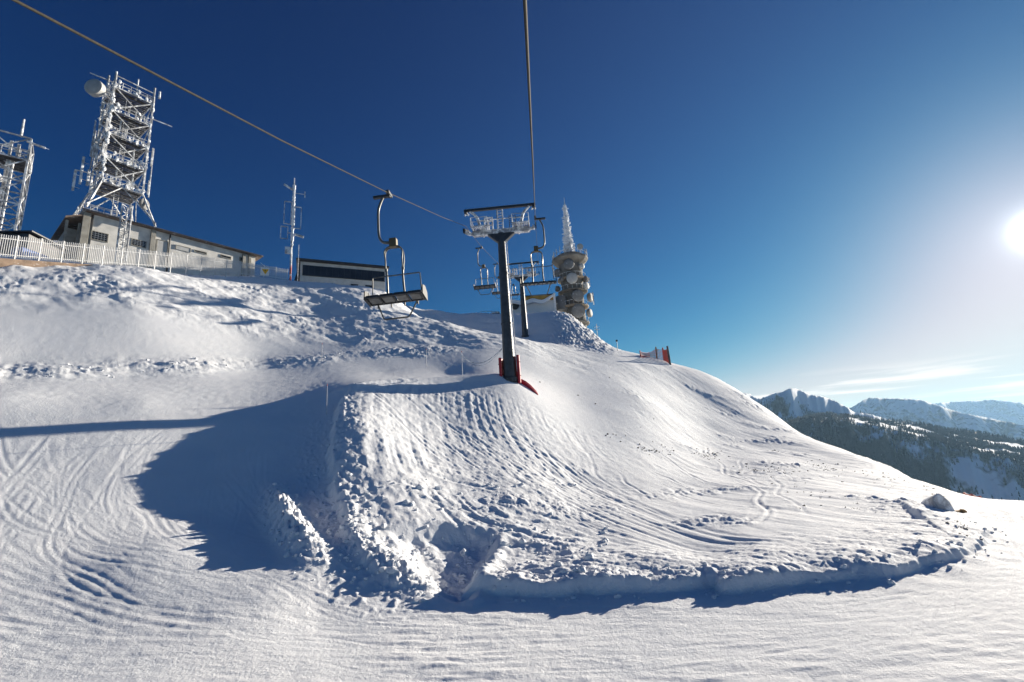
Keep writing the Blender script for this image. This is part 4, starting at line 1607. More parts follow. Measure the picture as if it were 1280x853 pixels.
mb.build("side_aerial", M["rimed"], tower2)
dish_drum(tower2, (-0.7, -1.0, ZT2 - 2.0 * bay2), (-0.2, -1, 0), 0.8, 0.9, M["rimed"])
mb = MB()
for x in (0.1, 0.3, 0.55): mb.tube([(x, -1.2, 0), (x, -0.6, ZT2 - bay2)], 0.12, 6)
mb.build("cable_ladder", M["rimed"], tower2)
for (x, y, z, h) in ((0.2, -1.0, ZT2 - bay2 * 0.5, 1.8), (0.8, -0.9, ZT2 - bay2 * 0.5, 1.5), (-0.4, -1.9, ZT2 - bay2 * 3.2, 2.2)): panel_aerial(tower2, (x, y, z), h)

# low shed with a blue tarpaulin behind the fence
p = at(30, 330, 70)
q = at(84, 322, 74)
W2 = Wall(p, q)
zr = at(31, 289, 70).z
shed = empty("shed", (W2.a.x, W2.a.y, zr - 5), W2.rz, "low shed with a dark sloping roof behind the left end of the palisade fence", "shed")
mb = MB()
mb.box((W2.L / 2, 2.5, 2.4), (W2.L, 5, 4.8))
mb.build("wall", M["dark_roof"], shed)
mb = MB()
mb.prism([(-0.3, -0.5, 4.9), (W2.L + 0.5, -0.5, 4.85), (W2.L + 0.5, -0.5, 5.0), (-0.3, -0.5, 5.05)], (0, 6, 0))
mb.build("roof", M["dark_roof"], shed)
p = at(26, 320, 68)
q = at(66, 320, 70)
W3 = Wall(p, q)
mb = MB()
mb.box((W3.L / 2, 0.7, 0.7), (W3.L, 1.3, 2.6))
tarp = mb.build("tarpaulin", M["blue"], None, bevel=0.15)
tarp.location = (W3.a.x, W3.a.y, p.z - 0.9)
tarp.rotation_euler = (0, 0, W3.rz)
tag(tarp, "blue tarpaulin covered stack glimpsed through the palisade fence", "tarpaulin")

# ------------------------------------------------------------------ red and white aerial mast
p = at(363, 344, 80)
zt = at(369, 223, 80).z
Hm = zt - p.z
mast = empty("aerial_mast", (p.x, p.y, p.z), R(26), "slim red and white aerial mast with square loop aerials beside the long dark building", "aerial mast")
k_ = Hm / 530.0                                # metres per crop pixel
cuts = [-0.06, 0.10, 0.34, 0.48, 0.60, 0.72, 0.80, 1.0]
for i in range(len(cuts) - 1):
    mb = MB()
    r0, r1 = 0.17 - 0.09 * max(0, cuts[i]), 0.17 - 0.09 * cuts[i + 1]
    mb.tube([(0, 0, Hm * cuts[i]), (0, 0, Hm * cuts[i + 1])], r0, 12, r1)
    mb.build("mast_section", M["red_white"] if i in (0, 3, 5) else M["rimed"], mast, smooth=True)
def loop(x0, x1, z0, z1, y=0.0, r=0.055):
    mb = MB()
    pts = [(x0, y, z0), (x1, y, z0), (x1, y, z1), (x0, y, z1), (x0, y, z0)]
    for i in range(4): mb.bar(pts[i], pts[i + 1], r * 2)
    mb.bar(((x1 if abs(x1) < abs(x0) else x0), y, (z0 + z1) / 2), (0, 0, (z0 + z1) / 2), r * 2)
    return mb.build("loop_aerial", M["rimed"], mast)
loop(-40 * k_, -8 * k_, 270 * k_, 392 * k_)
loop(6 * k_, 38 * k_, 250 * k_, 368 * k_, -0.1)
loop(-52 * k_, -20 * k_, 190 * k_, 255 * k_, 0.1)
mb = MB()
mb.box((-26 * k_, 0, 474 * k_), (46 * k_, 0.3, 0.26), Matrix.Rotation(R(30), 3, "Y"))
mb.build("side_aerial", M["rimed"], mast)
mb = MB()
mb.bar((0, 0, 445 * k_), (52 * k_, 0, 447 * k_), 0.07)
mb.bar((52 * k_, 0, 430 * k_), (52 * k_, 0, 462 * k_), 0.16)
mb.build("side_aerial", M["rimed"], mast)
mb = MB()
mb.box((32 * k_, -0.1, 212 * k_), (42 * k_, 0.35, 0.28), Matrix.Rotation(R(14), 3, "Y"))
mb.build("side_aerial", M["rimed"], mast)
mb = MB()
mb.box((-14 * k_, -0.2, 125 * k_), (30 * k_, 0.5, 34 * k_))
mb.build("equipment_box", M["rimed"], mast, bevel=0.05)
mb = MB()
n_ = 40
prof_ = [(0.05 + random.uniform(0.10, 0.26), Hm * (0.30 + 0.62 * i / n_)) for i in range(n_ + 1)]
mb.lathe([(0.1, prof_[0][1] - 0.1)] + prof_ + [(0.06, prof_[-1][1] + 0.2)], (0.03, 0.03, 0), 7)
mb.build("rime_crust", M["rime"], mast)
p = at(372.5, 335, 81)
thin = rod(None, (0, 0, 0), at(373, 306, 81).z - p.z + 3, 0.06, "whip_aerial")
thin.location = (p.x, p.y, p.z - 3)
tag(thin, "thin white whip aerial between the red and white mast and the long dark building", "aerial")

# ------------------------------------------------------------------ long building with the dark window band
W4 = Wall(at(375, 345, 87), at(482, 362, 88))
zr = W4.uz(425, 330)[1]
bz = zr - 7.0
cafe = empty("long_building", (W4.a.x, W4.a.y, bz), W4.rz, "long low pale building with a dark continuous window band on the crest", "building")
H4, L4, D4 = 7.0, W4.L, 9.0
mb = MB()
mb.box((L4 / 2, D4 / 2, H4 / 2 - 0.1), (L4, D4, H4 - 0.2))
mb.build("wall", M["cladding"], cafe)
mb = MB()
mb.prism([(-0.7, -0.7, H4 - 0.16), (L4 + 0.6, -0.7, H4 - 0.16), (L4 + 0.6, -0.7, H4 + 0.14), (-0.7, -0.7, H4 + 0.16)], (0, D4 + 1.3, 0))
rf = mb.build("roof", M["dark_roof"], cafe)
mb = MB()
mb.box((L4 / 2, D4 / 2, H4 + 0.22), (L4 + 0.6, D4 + 0.6, 0.12))
mb.build("snow_cover", M["snow"], rf, bevel=0.04)
wz1, wz0 = H4 - 0.85, H4 - 2.75
mb = MB()
mb.box((L4 / 2 + 0.1, -0.03, (wz0 + wz1) / 2), (L4 - 0.6, 0.1, wz1 - wz0))
wb = mb.build("window_band", M["band_glass"], cafe)
mb = MB()
for k in range(15): mb.box((0.4 + (L4 - 0.8) * k / 14, -0.09, (wz0 + wz1) / 2), (0.06, 0.05, wz1 - wz0))
mb.box((L4 / 2 + 0.1, -0.10, wz0 - 0.05), (L4 - 0.5, 0.16, 0.09))
mb.build("mullions", M["dark"], wb)
mb = MB()
mb.box((-0.04, D4 * 0.45, (wz0 + wz1) / 2), (0.1, D4 * 0.7, wz1 - wz0))
mb.build("side_window", M["band_glass"], cafe)
mb = MB()
mb.prism([(-0.05, -0.05, H4 - 0.2), (-0.05, -0.05, 0.5), (-1.5, -0.05, 0.5)], (0, 0.35, 0))
mb.build("end_buttress", M["dark_roof"], cafe)
for k in range(2):
    mb = MB()
    mb.box((L4 * 0.62 + k * 2.6, -0.04, H4 - 4.05), (1.3, 0.1, 0.5))
    mb.build("vent", M["dark"], cafe)

# ------------------------------------------------------------------ half buried hut and its railing
W5 = Wall(at(628, 392, 104), at(693, 392, 104))
z1 = W5.uz(668, 371)[1]
hut = empty("hut", (W5.a.x, W5.a.y, z1 - 6), W5.rz, "half buried hut with an ochre roof fascia and sagging snow beside the round tower", "hut")
mb = MB()
mb.box((W5.L / 2, 4, 2.6), (W5.L, 8, 5.2))
mb.build("wall", M["white"], hut)
mb = MB()
xa = W5.uz(655, 375)[0]
mb.prism([(xa, -0.3, 4.9), (W5.L + 0.3, -0.3, 4.9), (W5.L + 0.3, -0.3, 6.05), (xa, -0.3, 6.05)], (0, 0.4, 0))
mb.build("fascia", M["orange_fascia"], hut)
mb = MB()
mb.box((xa * 0.5 + W5.L * 0.5, 4, 6.15), (W5.L - xa + 0.8, 9, 0.2))
mb.build("roof", M["dark_roof"], hut)
mb = MB()
prof = []
n = 22
for i in range(n + 1):
    t = i / n
    x = t * W5.L
    top = 4.75 + 0.7 * math.exp(-((t - 0.18) / 0.16) ** 2) + 0.55 * math.exp(-((t - 0.6) / 0.1) ** 2) + 1.2 * max(0, t - 0.8) / 0.2
    prof.append((x, top))
poly = [(x, -1.2, z) for x, z in prof] + [(x, -1.2, z - (0.9 if 0.1 < x / W5.L < 0.95 else 0.5)) for x, z in reversed(prof)]
mb.prism(poly, (0, 0.9, 0))
mb.build("snow_cornice", M["snow"], hut, bevel=0.1)
mb = MB()
mb.box((W5.L + 0.25, -0.6, 3.6), (0.5, 0.5, 5.4))
mb.build("post", M["white"], hut, bevel=0.05)
mb = MB()
xk = W5.uz(644, 385)[0]
mb.lathe([(0.9, -0.3), (0.95, 0), (0.9, 0.3)], (xk, -0.35, 4.1), 16, Matrix.Rotation(math.pi / 2, 3, "X"))
mb.build("round_opening", M["black"], hut)

p0, p1 = at(601, 398, 97), at(622, 398, 97)
rl = empty("railing", (p0.x, p0.y, p0.z - 0.6), 0, "low metal railing on the skyline left of the near pylon mast", "railing")
d = p1 - p0
mb = MB()
for k in range(4):
    mb.tube([d * (k / 3) + Vector((0, 0, -0.8)), d * (k / 3) + Vector((0, 0, 2.2))], 0.055, 6)
mb.build("posts", M["galv"], rl)
mb = MB()
for z in (1.5, 2.15): mb.tube([Vector((0, 0, z)), d + Vector((0, 0, z))], 0.05, 6)
mb.build("handrail", M["galv"], rl)
pb = at(620, 397, 94)
box_ = empty("equipment_box", (pb.x, pb.y, pb.z - 0.3), 0, "small dark equipment box half in shaded snow below the skyline railing", "equipment box")
mb = MB()
mb.box((0, 0, 0.5), (1.5, 0.9, 1.3))
mb.build("case", M["dark"], box_, bevel=0.05)
mb = MB()
mb.prism([(-0.85, -0.5, 1.16), (0.85, -0.5, 1.16), (0.7, -0.5, 1.4), (-0.8, -0.5, 1.3)], (0, 1.0, 0))
mb.build("lid", M["frosted"], box_)

# ------------------------------------------------------------------ round telecom tower
RT = 110.0
q = at(722, 408, RT)
k_ = 0.0408 * 1.0
q0 = at(717, 408, RT)
za, zb = at(721, 407, RT).z, at(713, 327, RT).z
k_ = (zb - za) / 388.0
tw = empty("telecom_tower", (q0.x + 0.6, q0.y, za), -math.atan2(q.x, q.y), "round concrete telecom tower ringed with dishes under a tall rime covered spire", "telecom tower")
def Z(y): return (800 - y) * k_
def Xc(x): return (352 - x) * -k_
mb = MB()
mb.lathe([(2.6, -6), (2.45, Z(690)), (2.5, Z(600)), (2.75, Z(525)), (2.9, Z(440)), (2.9, Z(405))], (0, 0, 0), 20)
mb.build("shaft", M["concrete"], tw, smooth=True)
for (y, r, th, m_) in ((525, 3.5, 0.35, "concrete_warm"), (600, 3.6, 0.35, "concrete"), (692, 3.5, 0.4, "concrete_warm"), (788, 3.3, 0.5, "concrete")):
    mb = MB()
    mb.lathe([(2.3, Z(y) - th), (r - 0.2, Z(y) - th), (r, Z(y) - th * 0.6), (r, Z(y)), (2.3, Z(y))], (0, 0, 0), 20)
    rg_ = mb.build("ring_gallery", M[m_], tw)
    mb = MB()
    for k in range(20):
        a_ = 2 * math.pi * k / 20
        mb.tube([(r * 0.97 * math.cos(a_), r * 0.97 * math.sin(a_), Z(y)), (r * 0.97 * math.cos(a_), r * 0.97 * math.sin(a_), Z(y) + 1.0)], 0.04, 5)
    rp = [(r * 0.97 * math.cos(2 * math.pi * k / 20), r * 0.97 * math.sin(2 * math.pi * k / 20), Z(y) + 1.0) for k in range(21)]
    mb.tube(rp, 0.045, 5)
    mb.build("railing", M["rimed"], rg_)
mb = MB()
mb.lathe([(2.9, Z(440)), (3.9, Z(424)), (4.45, Z(410)), (4.45, Z(399)), (3.4, Z(392)), (3.2, Z(380)), (1.6, Z(374))], (0, 0, 0), 12)
hd = mb.build("head_platform", M["concrete"], tw)
mb = MB()
for k in range(24):
    a_ = 2 * math.pi * k / 24
    mb.tube([(4.25 * math.cos(a_), 4.25 * math.sin(a_), Z(398)), (4.25 * math.cos(a_), 4.25 * math.sin(a_), Z(398) + random.uniform(0.8, 1.9))], random.uniform(0.05, 0.12), 5)
mb.tube([(4.25 * math.cos(2 * math.pi * k / 24), 4.25 * math.sin(2 * math.pi * k / 24), Z(398) + 0.9) for k in range(25)], 0.05, 5)
mb.build("railing", M["rimed"], hd)
for (x, y, r, m_, dx) in ((345, 460, 30, "dish_grey", -0.1), (355, 545, 31, "dish", 0.0), (375, 650, 34, "dish_grey", 0.25), (372, 738, 38, "dish_grey", 0.1), (425, 540, 19, "stone", 0.75), (424, 578, 22, "dish", 0.8),
                          (440, 650, 26, "dish_grey", 0.9), (280, 482, 24, "dish_grey", -0.7), (272, 578, 17, "stone", -0.9), (410, 470, 17, "dish", 0.7), (428, 740, 24, "dish_grey", 0.9),
                          (300, 535, 15, "dish_grey", -0.7)):
    dv = Vector((dx, -math.sqrt(max(0.05, 1 - dx * dx)), 0))
    xx = Xc(x)
    base_r = 3.1
    yy = -math.sqrt(max(0.2, base_r ** 2 - min(abs(xx), base_r * 0.98) ** 2)) - 0.2
    dish_drum(tw, (xx, yy, Z(y)), dv, r * k_, 0.55, M[m_])
dish_drum(tw, (Xc(418), -1.2, Z(338)), (0.2, -1, 0), 19 * k_, 0.3, M["dish"], shroud=False)
rod(tw, (Xc(414), -1.0, Z(395)), 2.6, 0.12)
# rime covered spire
mb = MB()
rg2 = np.random.default_rng(5)
n, m = 12, 64
z0_, z1_ = Z(378), Z(42)
v, f = [], []
for i in range(m + 1):
    t = i / m
    rad = (1.15 * (1 - t) ** 1.3 + 0.40) * 0.92
    if t > 0.97: rad *= 0.5
    for k in range(n):
        a_ = 2 * math.pi * k / n
        rr = rad * (1 + rg2.uniform(-0.30, 0.30))
        v.append(Vector((rr * math.cos(a_) - 0.2 * 0, rr * math.sin(a_), z0_ + (z1_ - z0_) * t + rg2.uniform(-0.08, 0.08))))
for i in range(m):
    for k in range(n):
        a_, b_ = i * n + k, i * n + (k + 1) % n
        f.append((a_, b_, b_ + n, a_ + n))
mb.add(v, f)
for i in range(120):
    t = rg2.uniform(0, 0.95)
    a_ = rg2.uniform(0, 6.28)
    rad = (1.15 * (1 - t) ** 1.3 + 0.40) * 0.9
    p = Vector((rad * math.cos(a_), rad * math.sin(a_), z0_ + (z1_ - z0_) * t))
    mb.bar(p * 1.0, p + Vector((math.cos(a_), math.sin(a_), rg2.uniform(-0.2, 0.5))) * rg2.uniform(0.2, 0.55), 0.14)
mb.build("spire", M["rime"], tw)
rod(tw, (0, 0, z1_ - 0.3), Z(0) - z1_ + 0.3, 0.07, "lightning_rod", "galv")
mb = MB()
xx = Xc(291)
mb.lathe([(1.2, Z(716)), (1.42, Z(712)), (1.42, Z(640)), (1.3, Z(632)), (0.01, Z(630))], (xx - 0.4, -1.6, 0), 24)
mb.build("equipment_drum", M["dish_grey"], tw, smooth=True)
for (x, y, h) in ((262, 395, 40), (300, 380, 55), (385, 380, 60), (452, 400, 36), (330, 372, 50), (360, 375, 70)): rod(tw, (Xc(x), -1.5, Z(y)), h * k_, 0.10)
for (x, y, h) in ((255, 480, 60), (248, 440, 40), (462, 660, 80), (450, 560, 60), (262, 660, 70)): panel_aerial(tw, (Xc(x), -1.2, Z(y)), h * k_ * 0.9, 0.3)

# little masts on the ridge right of the tower
p = on_ground(747, 421, 86)
o = empty("aerial", p, 0, "small white cross shaped aerial on the ridge just right of the round tower", "aerial")
mb = MB()
zt = at(747, 405, 86).z - p.z
mb.tube([(0, 0, -0.5), (0, 0, zt)], 0.06, 6)
mb.build("pole", M["rimed"], o)
mb = MB()
for z in (0.75, 0.55): mb.tube([(-0.5, 0, zt * z), (0.5, 0, zt * z)], 0.05, 6)
mb.build("crossbars", M["rimed"], o)
p = on_ground(772, 437, 74)
o = empty("ridge_marker", p, 0, "small dark topped marker post on the ridge between the cross aerial and the net fence", "marker post")
mb = MB()
zt = at(772, 426, 74).z - p.z
mb.tube([(0, 0, -0.5), (0, 0, zt)], 0.045, 6)
mb.build("pole", M["pole"], o)
mb = MB()
mb.box((0, 0, zt), (0.30, 0.10, 0.28))
mb.build("plate", M["dark"], o)


# broken lumps of snow lying along the bank, the gully wall and the heaps
def snow_chunks():
    mb = MB()
    rg = random.Random(11)
    pts = []
    def along_line(line, n, lo, hi, s0, s1):
        for _ in range(n):
            i = rg.randrange(len(line) - 1)
            t = rg.random()
            (x0, y0), (x1, y1) = line[i], line[i + 1]
            dx, dy = x1 - x0, y1 - y0
            L_ = math.hypot(dx, dy) + 1e-9
            o = rg.uniform(lo, hi)
            pts.append((x0 + dx * t - dy / L_ * o, y0 + dy * t + dx / L_ * o, rg.uniform(s0, s1) * (0.5 + rg.random() ** 3)))
    along_line(BANK, 260, -0.5, 1.0, 0.02, 0.07)
    along_line(WALL, 110, -0.7, 1.1, 0.02, 0.09)
    along_line(HEAP, 70, -0.7, 0.7, 0.03, 0.09)
    along_line(HEAP2, 110, -0.8, 0.8, 0.03, 0.09)
    along_line(BERM, 90, -1.6, 1.4, 0.04, 0.13)
    for _ in range(260):
        q = hit(rg.uniform(440, 760), rg.uniform(600, 735))
        pts.append((q[0], q[1], rg.uniform(0.03, 0.12) * (0.5 + rg.random() ** 3)))
    for _ in range(60):
        q = hit(rg.uniform(330, 460), rg.uniform(640, 745))
        pts.append((q[0], q[1], rg.uniform(0.02, 0.06)))
    zs = ground_z([p[0] for p in pts], [p[1] for p in pts])
    for (x, y, s_), z in zip(pts, zs):
        k = rg.uniform(0.7, 1.4)
        rocky(mb, (x, y, float(z) + s_ * 0.15), (s_ * k, s_ / k, s_ * rg.uniform(0.5, 0.9)), rg.randrange(9999), 6, 4)
    tag(mb.build("snow_chunks", M["snow"]), "broken lumps of snow along the cut bank, the gully and the berm", "snow chunks", kind="stuff")


snow_chunks()


# ------------------------------------------------------------------ far mountains, valley, forest, haze
def mountain_material():
    m = bpy.data.materials.new("snowy mountain")
    m.use_nodes = True
    nt = m.node_tree
    N, L = nt.nodes, nt.links
    b = N["Principled BSDF"]
    at_ = N.new("ShaderNodeAttribute")
    at_.attribute_name = "wood"
    tc = N.new("ShaderNodeTexCoord")
    n = N.new("ShaderNodeTexNoise")
    n.inputs["Scale"].default_value = 0.02
    n.inputs["Detail"].default_value = 8
    L.new(tc.outputs["Object"], n.inputs["Vector"])
    mth = N.new("ShaderNodeMath")
    mth.operation = "ADD"
    L.new(at_.outputs["Fac"], mth.inputs[0])
    L.new(n.outputs["Fac"], mth.inputs[1])
    r = N.new("ShaderNodeValToRGB")
    r.color_ramp.elements[0].position = 0.80
    r.color_ramp.elements[1].position = 1.0
    r.color_ramp.elements[0].color = (0.80, 0.82, 0.85, 1)
    r.color_ramp.elements[1].color = (0.035, 0.042, 0.046, 1)
    L.new(mth.outputs[0], r.inputs["Fac"])
    L.new(r.outputs["Color"], b.inputs["Base Color"])
    b.inputs["Roughness"].default_value = 0.9
    return m


def skyline(pts, a):
    p = sorted((azt(x, y) for x, y in pts))
    return np.interp(a, [q[0] for q in p], [q[1] for q in p])


RIDGES = [
    # (distance, front slope, back slope, skyline)
    (2300.0, 0.50, -0.035, [(900, 560), (960, 540), (1000, 527), (1040, 523), (1090, 531), (1150, 545), (1210, 563), (1250, 571), (1280, 578), (1420, 600)]),
    (3200.0, 0.55, 0.6, [(820, 520), (900, 500), (924, 495), (930, 491), (937, 492), (944, 497), (950, 498), (965, 492), (978, 489), (986, 485), (994, 485), (1001, 488), (1010, 492),
                          (1030, 496), (1045, 501), (1058, 508), (1066, 514), (1085, 517), (1110, 524), (1150, 529), (1180, 535), (1230, 541), (1280, 552), (1420, 575)]),
    (6800.0, 0.50, 0.5, [(820, 530), (1000, 524), (1050, 515), (1068, 507), (1078, 500), (1086, 497), (1100, 497), (1150, 499), (1165, 504), (1200, 515), (1240, 523), (1280, 531), (1420, 545)]),
    (14000.0, 0.42, 0.4, [(820, 520), (1040, 513), (1110, 508), (1150, 505), (1200, 501), (1240, 499), (1280, 503), (1340, 498), (1420, 506)]),
]
VALLEY_Z = -900.0
n_a, n_b = 900, 420
a3 = np.linspace(R(12), R(66), n_a)
l3 = np.linspace(math.log(700), math.log(17000), n_b)
A3, L3 = np.meshgrid(a3, l3, indexing="ij")
r3 = np.exp(L3)
X3, Y3 = r3 * np.sin(A3), r3 * np.cos(A3)
Z3 = np.full(A3.shape, VALLEY_Z - 5.0)
for k, (rk, sf, sb, pts) in enumerate(RIDGES):
    zk = (skyline(pts, a3) * rk)[:, None]
    rkn = rk * (1 + 0.035 * noise(a3 * 30.0, a3 * 0 + k, 260) + 0.02 * noise(a3 * 90.0, a3 * 0 + k, 261))
    zk = zk * (rkn / rk)[:, None]
    dr = r3 - rkn[:, None]
    g = np.where(dr < 0, zk + sf * dr, zk - sb * dr)
    if k == 0: g = g - 0.5 * np.clip(dr - 800, 0, None)
    amp = np.clip(np.abs(dr) / 500.0, 0.03, 1) * (55 if k < 2 else 90)
    if k == 0: amp = np.where(dr > 0, amp * 0.12, amp)
    g = g + amp * (fbm(X3 / 420, Y3 / 420, 5, 200 + k) - 0.35 * np.abs(noise(X3 / 300 + 0.5 * noise(X3 / 700, Y3 / 700, 230), Y3 / 700, 210 + k)))
    g = g - amp * (0.35 if k == 1 else 0.6) * np.abs(noise(A3 * 52 + 0.4 * noise(A3 * 20, L3 * 9, 271), L3 * 3.0, 270 + k)) * np.clip(np.abs(dr) / 150, 0, 1)
    g = g + 6 * fbm(X3 / 60, Y3 / 60, 2, 220) * np.clip(np.abs(dr) / 120, 0, 1)
    Z3 = np.maximum(Z3, g)
V3 = np.stack([X3, Y3, Z3], -1)[:, ::-1]
mountains = grid_mesh("mountains", V3, n_a, n_b, mountain_material())
tag(mountains, "snowy wooded mountains fading into haze", "mountains", kind="structure")
# woodland share: lower flanks of the two near ridges
wz = fbm(X3 / 330, Y3 / 330, 4, 240) * 0.55 + 0.1 * fbm(X3 / 60, Y3 / 60, 2, 244)
alt = sstep(170, -30, Z3 - 0.02 * (r3 - 2300)) * 0.75
wood = np.clip(alt + wz * 0.9 - 0.12, 0, 1) * sstep(5600, 4000, r3) + sstep(4000, 5600, r3) * np.clip(0.34 + wz * 0.3, 0, 1)
shelf = sstep(2300, 2340, r3) * sstep(3050, 2900, r3) * sstep(0.55, 0.15, np.abs(fbm(X3 / 200, Y3 / 200, 3, 250)))
wood = wood * (1 - 0.9 * shelf)
att = mountains.data.attributes.new("wood", "FLOAT", "POINT")
att.data.foreach_set("value", wood[:, ::-1].reshape(-1).astype(np.float32))


def conifer_mat():
    return mat("dark conifer", (0.020, 0.028, 0.030), 0.9, 0, 0.4, 0.01)


def forest():
    n = 60000
    a = rng.uniform(R(24), R(52), n)
    r = np.sqrt(rng.uniform(1300.0 ** 2, 3400.0 ** 2, n))
    ia = np.clip(((a - a3[0]) / (a3[1] - a3[0])), 0, n_a - 2)
    il = np.clip(((np.log(r) - l3[0]) / (l3[1] - l3[0])), 0, n_b - 2)
    i, j = ia.astype(int), il.astype(int)
    fu, fv = ia - i, il - j

    def lerp(T):
        return (T[i, j] * (1 - fu) * (1 - fv) + T[i + 1, j] * fu * (1 - fv) + T[i, j + 1] * (1 - fu) * fv + T[i + 1, j + 1] * fu * fv)
    w = lerp(wood)
    keep = rng.uniform(0, 1, n) < sstep(0.22, 0.62, w)
    a, r, z = a[keep], r[keep], lerp(Z3)[keep]
    n = len(a)
    h = rng.uniform(8, 19, n)
    x, y = r * np.sin(a), r * np.cos(a)
    K = 5
    ang = np.linspace(0, 2 * np.pi, K, endpoint=False)
    verts = np.zeros((n, 2 * K + 2, 3))
    for lvl, (zz, rr) in enumerate(((-0.08, 0.20), (0.42, 0.13))):
        for k in range(K):
            jit = rng.uniform(0.75, 1.25, n)
            verts[:, lvl * K + k, 0] = x + np.cos(ang[k]) * h * rr * jit
            verts[:, lvl * K + k, 1] = y + np.sin(ang[k]) * h * rr * jit
            verts[:, lvl * K + k, 2] = z + h * zz
    verts[:, 2 * K] = np.stack([x, y, z + h], -1)
    verts[:, 2 * K + 1] = np.stack([x, y, z + h * 0.55], -1)
    F_ = []
    for k in range(K):
        k1 = (k + 1) % K
        F_.append((k, k1, 2 * K + 1))
        F_.append((K + k, K + k1, 2 * K))
    F_ = np.array(F_)
    faces = (F_[None] + (np.arange(n) * (2 * K + 2))[:, None, None]).reshape(-1, 3)
    me = bpy.data.meshes.new("forest")
    me.vertices.add(verts.shape[0] * verts.shape[1])
    me.vertices.foreach_set("co", verts.reshape(-1).astype(np.float32))
    me.loops.add(faces.size)
    me.loops.foreach_set("vertex_index", faces.reshape(-1).astype(np.int32))
    me.polygons.add(len(faces))
    me.polygons.foreach_set("loop_start", np.arange(0, faces.size, 3, dtype=np.int32))
    me.update(calc_edges=True)
    me.materials.append(conifer_mat())
    o = bpy.data.objects.new("forest", me)
    COL.objects.link(o)
    tag(o, "dark conifer forest on the flank of the far mountain", "forest", kind="stuff")


forest()

# valley floor to the horizon
mb = MB()
n = 64
ring = [(38000 * math.cos(2 * math.pi * k / n), 38000 * math.sin(2 * math.pi * k / n), VALLEY_Z) for k in range(n)]
mb.add([(0, 0, VALLEY_Z)] + ring, [(0, 1 + k, 1 + (k + 1) % n) for k in range(n)])
tag(mb.build("valley", mat("valley floor", (0.16, 0.17, 0.17), 0.9, 0, 0.5, 0.0006)), "hazy valley floor reaching the horizon", "valley", kind="structure")

# the air between here and the mountains
HAZE = 0.000032
hm = bpy.data.materials.new("mountain haze")
hm.use_nodes = True
nt = hm.node_tree
nt.nodes.remove(nt.nodes["Principled BSDF"])
pv = nt.nodes.new("ShaderNodeVolumePrincipled")
pv.inputs["Color"].default_value = (0.42, 0.70, 1.0, 1)
pv.inputs["Density"].default_value = HAZE
pv.inputs["Anisotropy"].default_value = 0.3
nt.links.new(pv.outputs[0], nt.nodes["Material Output"].inputs["Volume"])
mb = MB()
ztop = 420.0
mb.box((0, 0, (ztop + VALLEY_Z - 6) / 2), (78000, 78000, ztop - VALLEY_Z + 6))
hz = mb.build("haze", hm)
tag(hz, "pale blue haze in the air over the valley", "haze", kind="stuff")


# ------------------------------------------------------------------ light and sky
sd = Vector((math.sin(SUN_AZ) * math.cos(SUN_EL), math.cos(SUN_AZ) * math.cos(SUN_EL), math.sin(SUN_EL)))
ld = bpy.data.lights.new("sun", "SUN")
ld.energy = 5.0
ld.angle = R(0.5)
ld.color = (1.0, 0.91, 0.77)
sun = bpy.data.objects.new("sun", ld)
COL.objects.link(sun)
sun.rotation_euler = (-sd).to_track_quat("-Z", "Y").to_euler()

world = bpy.data.worlds.new("World")
scene.world = world
world.use_nodes = True
nt = world.node_tree
N, L = nt.nodes, nt.links
for nd in list(N): N.remove(nd)
out = N.new("ShaderNodeOutputWorld")
bg = N.new("ShaderNodeBackground")
bg.inputs["Strength"].default_value = 0.05
L.new(bg.outputs[0], out.inputs["Surface"])
sky = N.new("ShaderNodeTexSky")
sky.sky_type = "NISHITA"
sky.sun_disc = False
sky.sun_elevation = SUN_EL
sky.sun_rotation = SUN_AZ
sky.altitude = 2000
sky.air_density = 1.0
sky.dust_density = 0.7
sky.ozone_density = 2.5


def math_node(op, a, b=None, clamp=False):
    n = N.new("ShaderNodeMath")
    n.operation = op
    n.use_clamp = clamp
    for i, s in enumerate((a, b)):
        if s is None: continue
        if isinstance(s, (int, float)): n.inputs[i].default_value = s
        else: L.new(s, n.inputs[i])
    return n.outputs[0]


hsv = N.new("ShaderNodeHueSaturation")
hsv.inputs["Saturation"].default_value = 1.28
L.new(sky.outputs["Color"], hsv.inputs["Color"])
tc = N.new("ShaderNodeTexCoord")
# the bright ring of sky round the low sun
dot = N.new("ShaderNodeVectorMath")
dot.operation = "DOT_PRODUCT"
L.new(tc.outputs["Generated"], dot.inputs[0])
dot.inputs[1].default_value = sd
ang = math_node("ARCCOSINE", math_node("MINIMUM", dot.outputs["Value"], 0.999999))
g1 = math_node("MULTIPLY", math_node("EXPONENT", math_node("MULTIPLY", ang, -120.0)), 130.0)
g2 = math_node("MULTIPLY", math_node("EXPONENT", math_node("MULTIPLY", ang, -14.0)), 3.2)
g3 = math_node("MULTIPLY", math_node("EXPONENT", math_node("MULTIPLY", ang, -2.4)), 0.85)
glow = math_node("ADD", math_node("ADD", g1, g2), g3)
gc = N.new("ShaderNodeCombineColor")
L.new(math_node("MULTIPLY", glow, 0.90), gc.inputs[0]); L.new(math_node("MULTIPLY", glow, 0.97), gc.inputs[1]); L.new(glow, gc.inputs[2])
addc = N.new("ShaderNodeMix")
addc.data_type = "RGBA"
addc.blend_type = "ADD"
addc.inputs[0].default_value = 1.0
addc.clamp_result = False
tint = N.new("ShaderNodeMix")
tint.data_type = "RGBA"
tint.blend_type = "MULTIPLY"
tint.inputs[0].default_value = 1.0
tint.inputs[7].default_value = (0.56 / 8, 0.95 / 8, 1.03 / 8, 1)
L.new(hsv.outputs["Color"], tint.inputs[6])
sepc = N.new("ShaderNodeSeparateColor")
L.new(tint.outputs[2], sepc.inputs[0])
comb = N.new("ShaderNodeCombineColor")
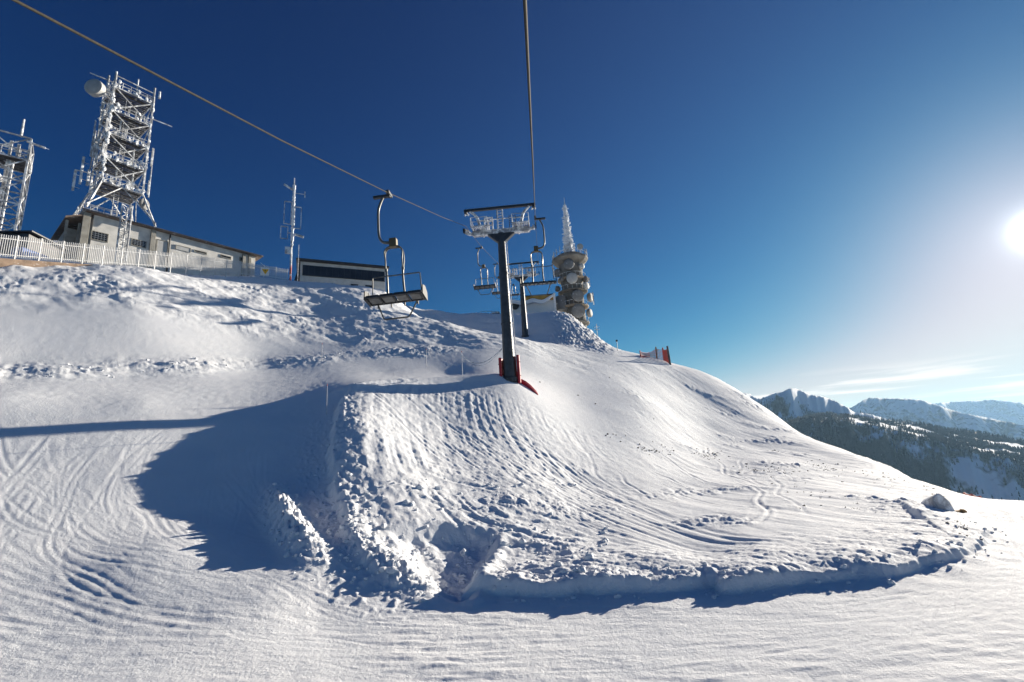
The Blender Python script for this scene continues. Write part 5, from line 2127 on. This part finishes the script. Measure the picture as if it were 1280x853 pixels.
for k, (gn, gm, lim) in enumerate(((97.0, 2.3, 7.0), (12.1, 1.56, 7.9), (8.7, 1.35, 8.6))):
    v_ = math_node("MULTIPLY", math_node("POWER", sepc.outputs[k], gm), gn / lim)
    # the camera's shoulder is not in the Standard view, so the brightest part of the sky is rolled off here
    v_ = math_node("SUBTRACT", 1.0, math_node("EXPONENT", math_node("MULTIPLY", v_, -1.0)))
    L.new(math_node("MULTIPLY", v_, lim), comb.inputs[k])
L.new(comb.outputs[0], addc.inputs[6])
L.new(gc.outputs["Color"], addc.inputs[7])
# low streaky cloud near the horizon
sep = N.new("ShaderNodeSeparateXYZ")
L.new(tc.outputs["Generated"], sep.inputs[0])
mp = N.new("ShaderNodeMapping")
mp.inputs["Scale"].default_value = (2.6, 2.6, 46.0)
L.new(tc.outputs["Generated"], mp.inputs["Vector"])
cn = N.new("ShaderNodeTexNoise")
cn.inputs["Scale"].default_value = 1.6
cn.inputs["Detail"].default_value = 5
cn.inputs["Roughness"].default_value = 0.5
L.new(mp.outputs[0], cn.inputs["Vector"])
cm = N.new("ShaderNodeMapRange")
cm.interpolation_type = "SMOOTHSTEP"
cm.inputs[1].default_value = 0.45; cm.inputs[2].default_value = 0.60
L.new(cn.outputs["Fac"], cm.inputs[0])
e1 = N.new("ShaderNodeMapRange"); e1.interpolation_type = "SMOOTHSTEP"
e1.inputs[1].default_value = 0.100; e1.inputs[2].default_value = 0.060
L.new(sep.outputs["Z"], e1.inputs[0])
e2 = N.new("ShaderNodeMapRange"); e2.interpolation_type = "SMOOTHSTEP"
e2.inputs[1].default_value = 0.62; e2.inputs[2].default_value = 0.92
L.new(dot.outputs["Value"], e2.inputs[0])
cf = math_node("MULTIPLY", math_node("MULTIPLY", cm.outputs[0], e1.outputs[0]), math_node("MULTIPLY", e2.outputs[0], 0.95))
cmix = N.new("ShaderNodeMix")
cmix.data_type = "RGBA"
L.new(cf, cmix.inputs[0])
L.new(addc.outputs[2], cmix.inputs[6])
cmix.inputs[7].default_value = (11.2, 10.4, 9.6, 1)
L.new(cmix.outputs[2], bg.inputs["Color"])

# ------------------------------------------------------------------ render settings
scene.render.engine = "CYCLES"
scene.view_settings.view_transform = "Standard"
scene.view_settings.look = "None"
scene.view_settings.gamma = 1.0
scene.view_settings.exposure = 0.97
scene.cycles.use_denoising = True
scene.cycles.max_bounces = 6
scene.cycles.diffuse_bounces = 3
scene.cycles.volume_bounces = 1
scene.cycles.use_adaptive_sampling = True
scene.cycles.adaptive_threshold = 0.015
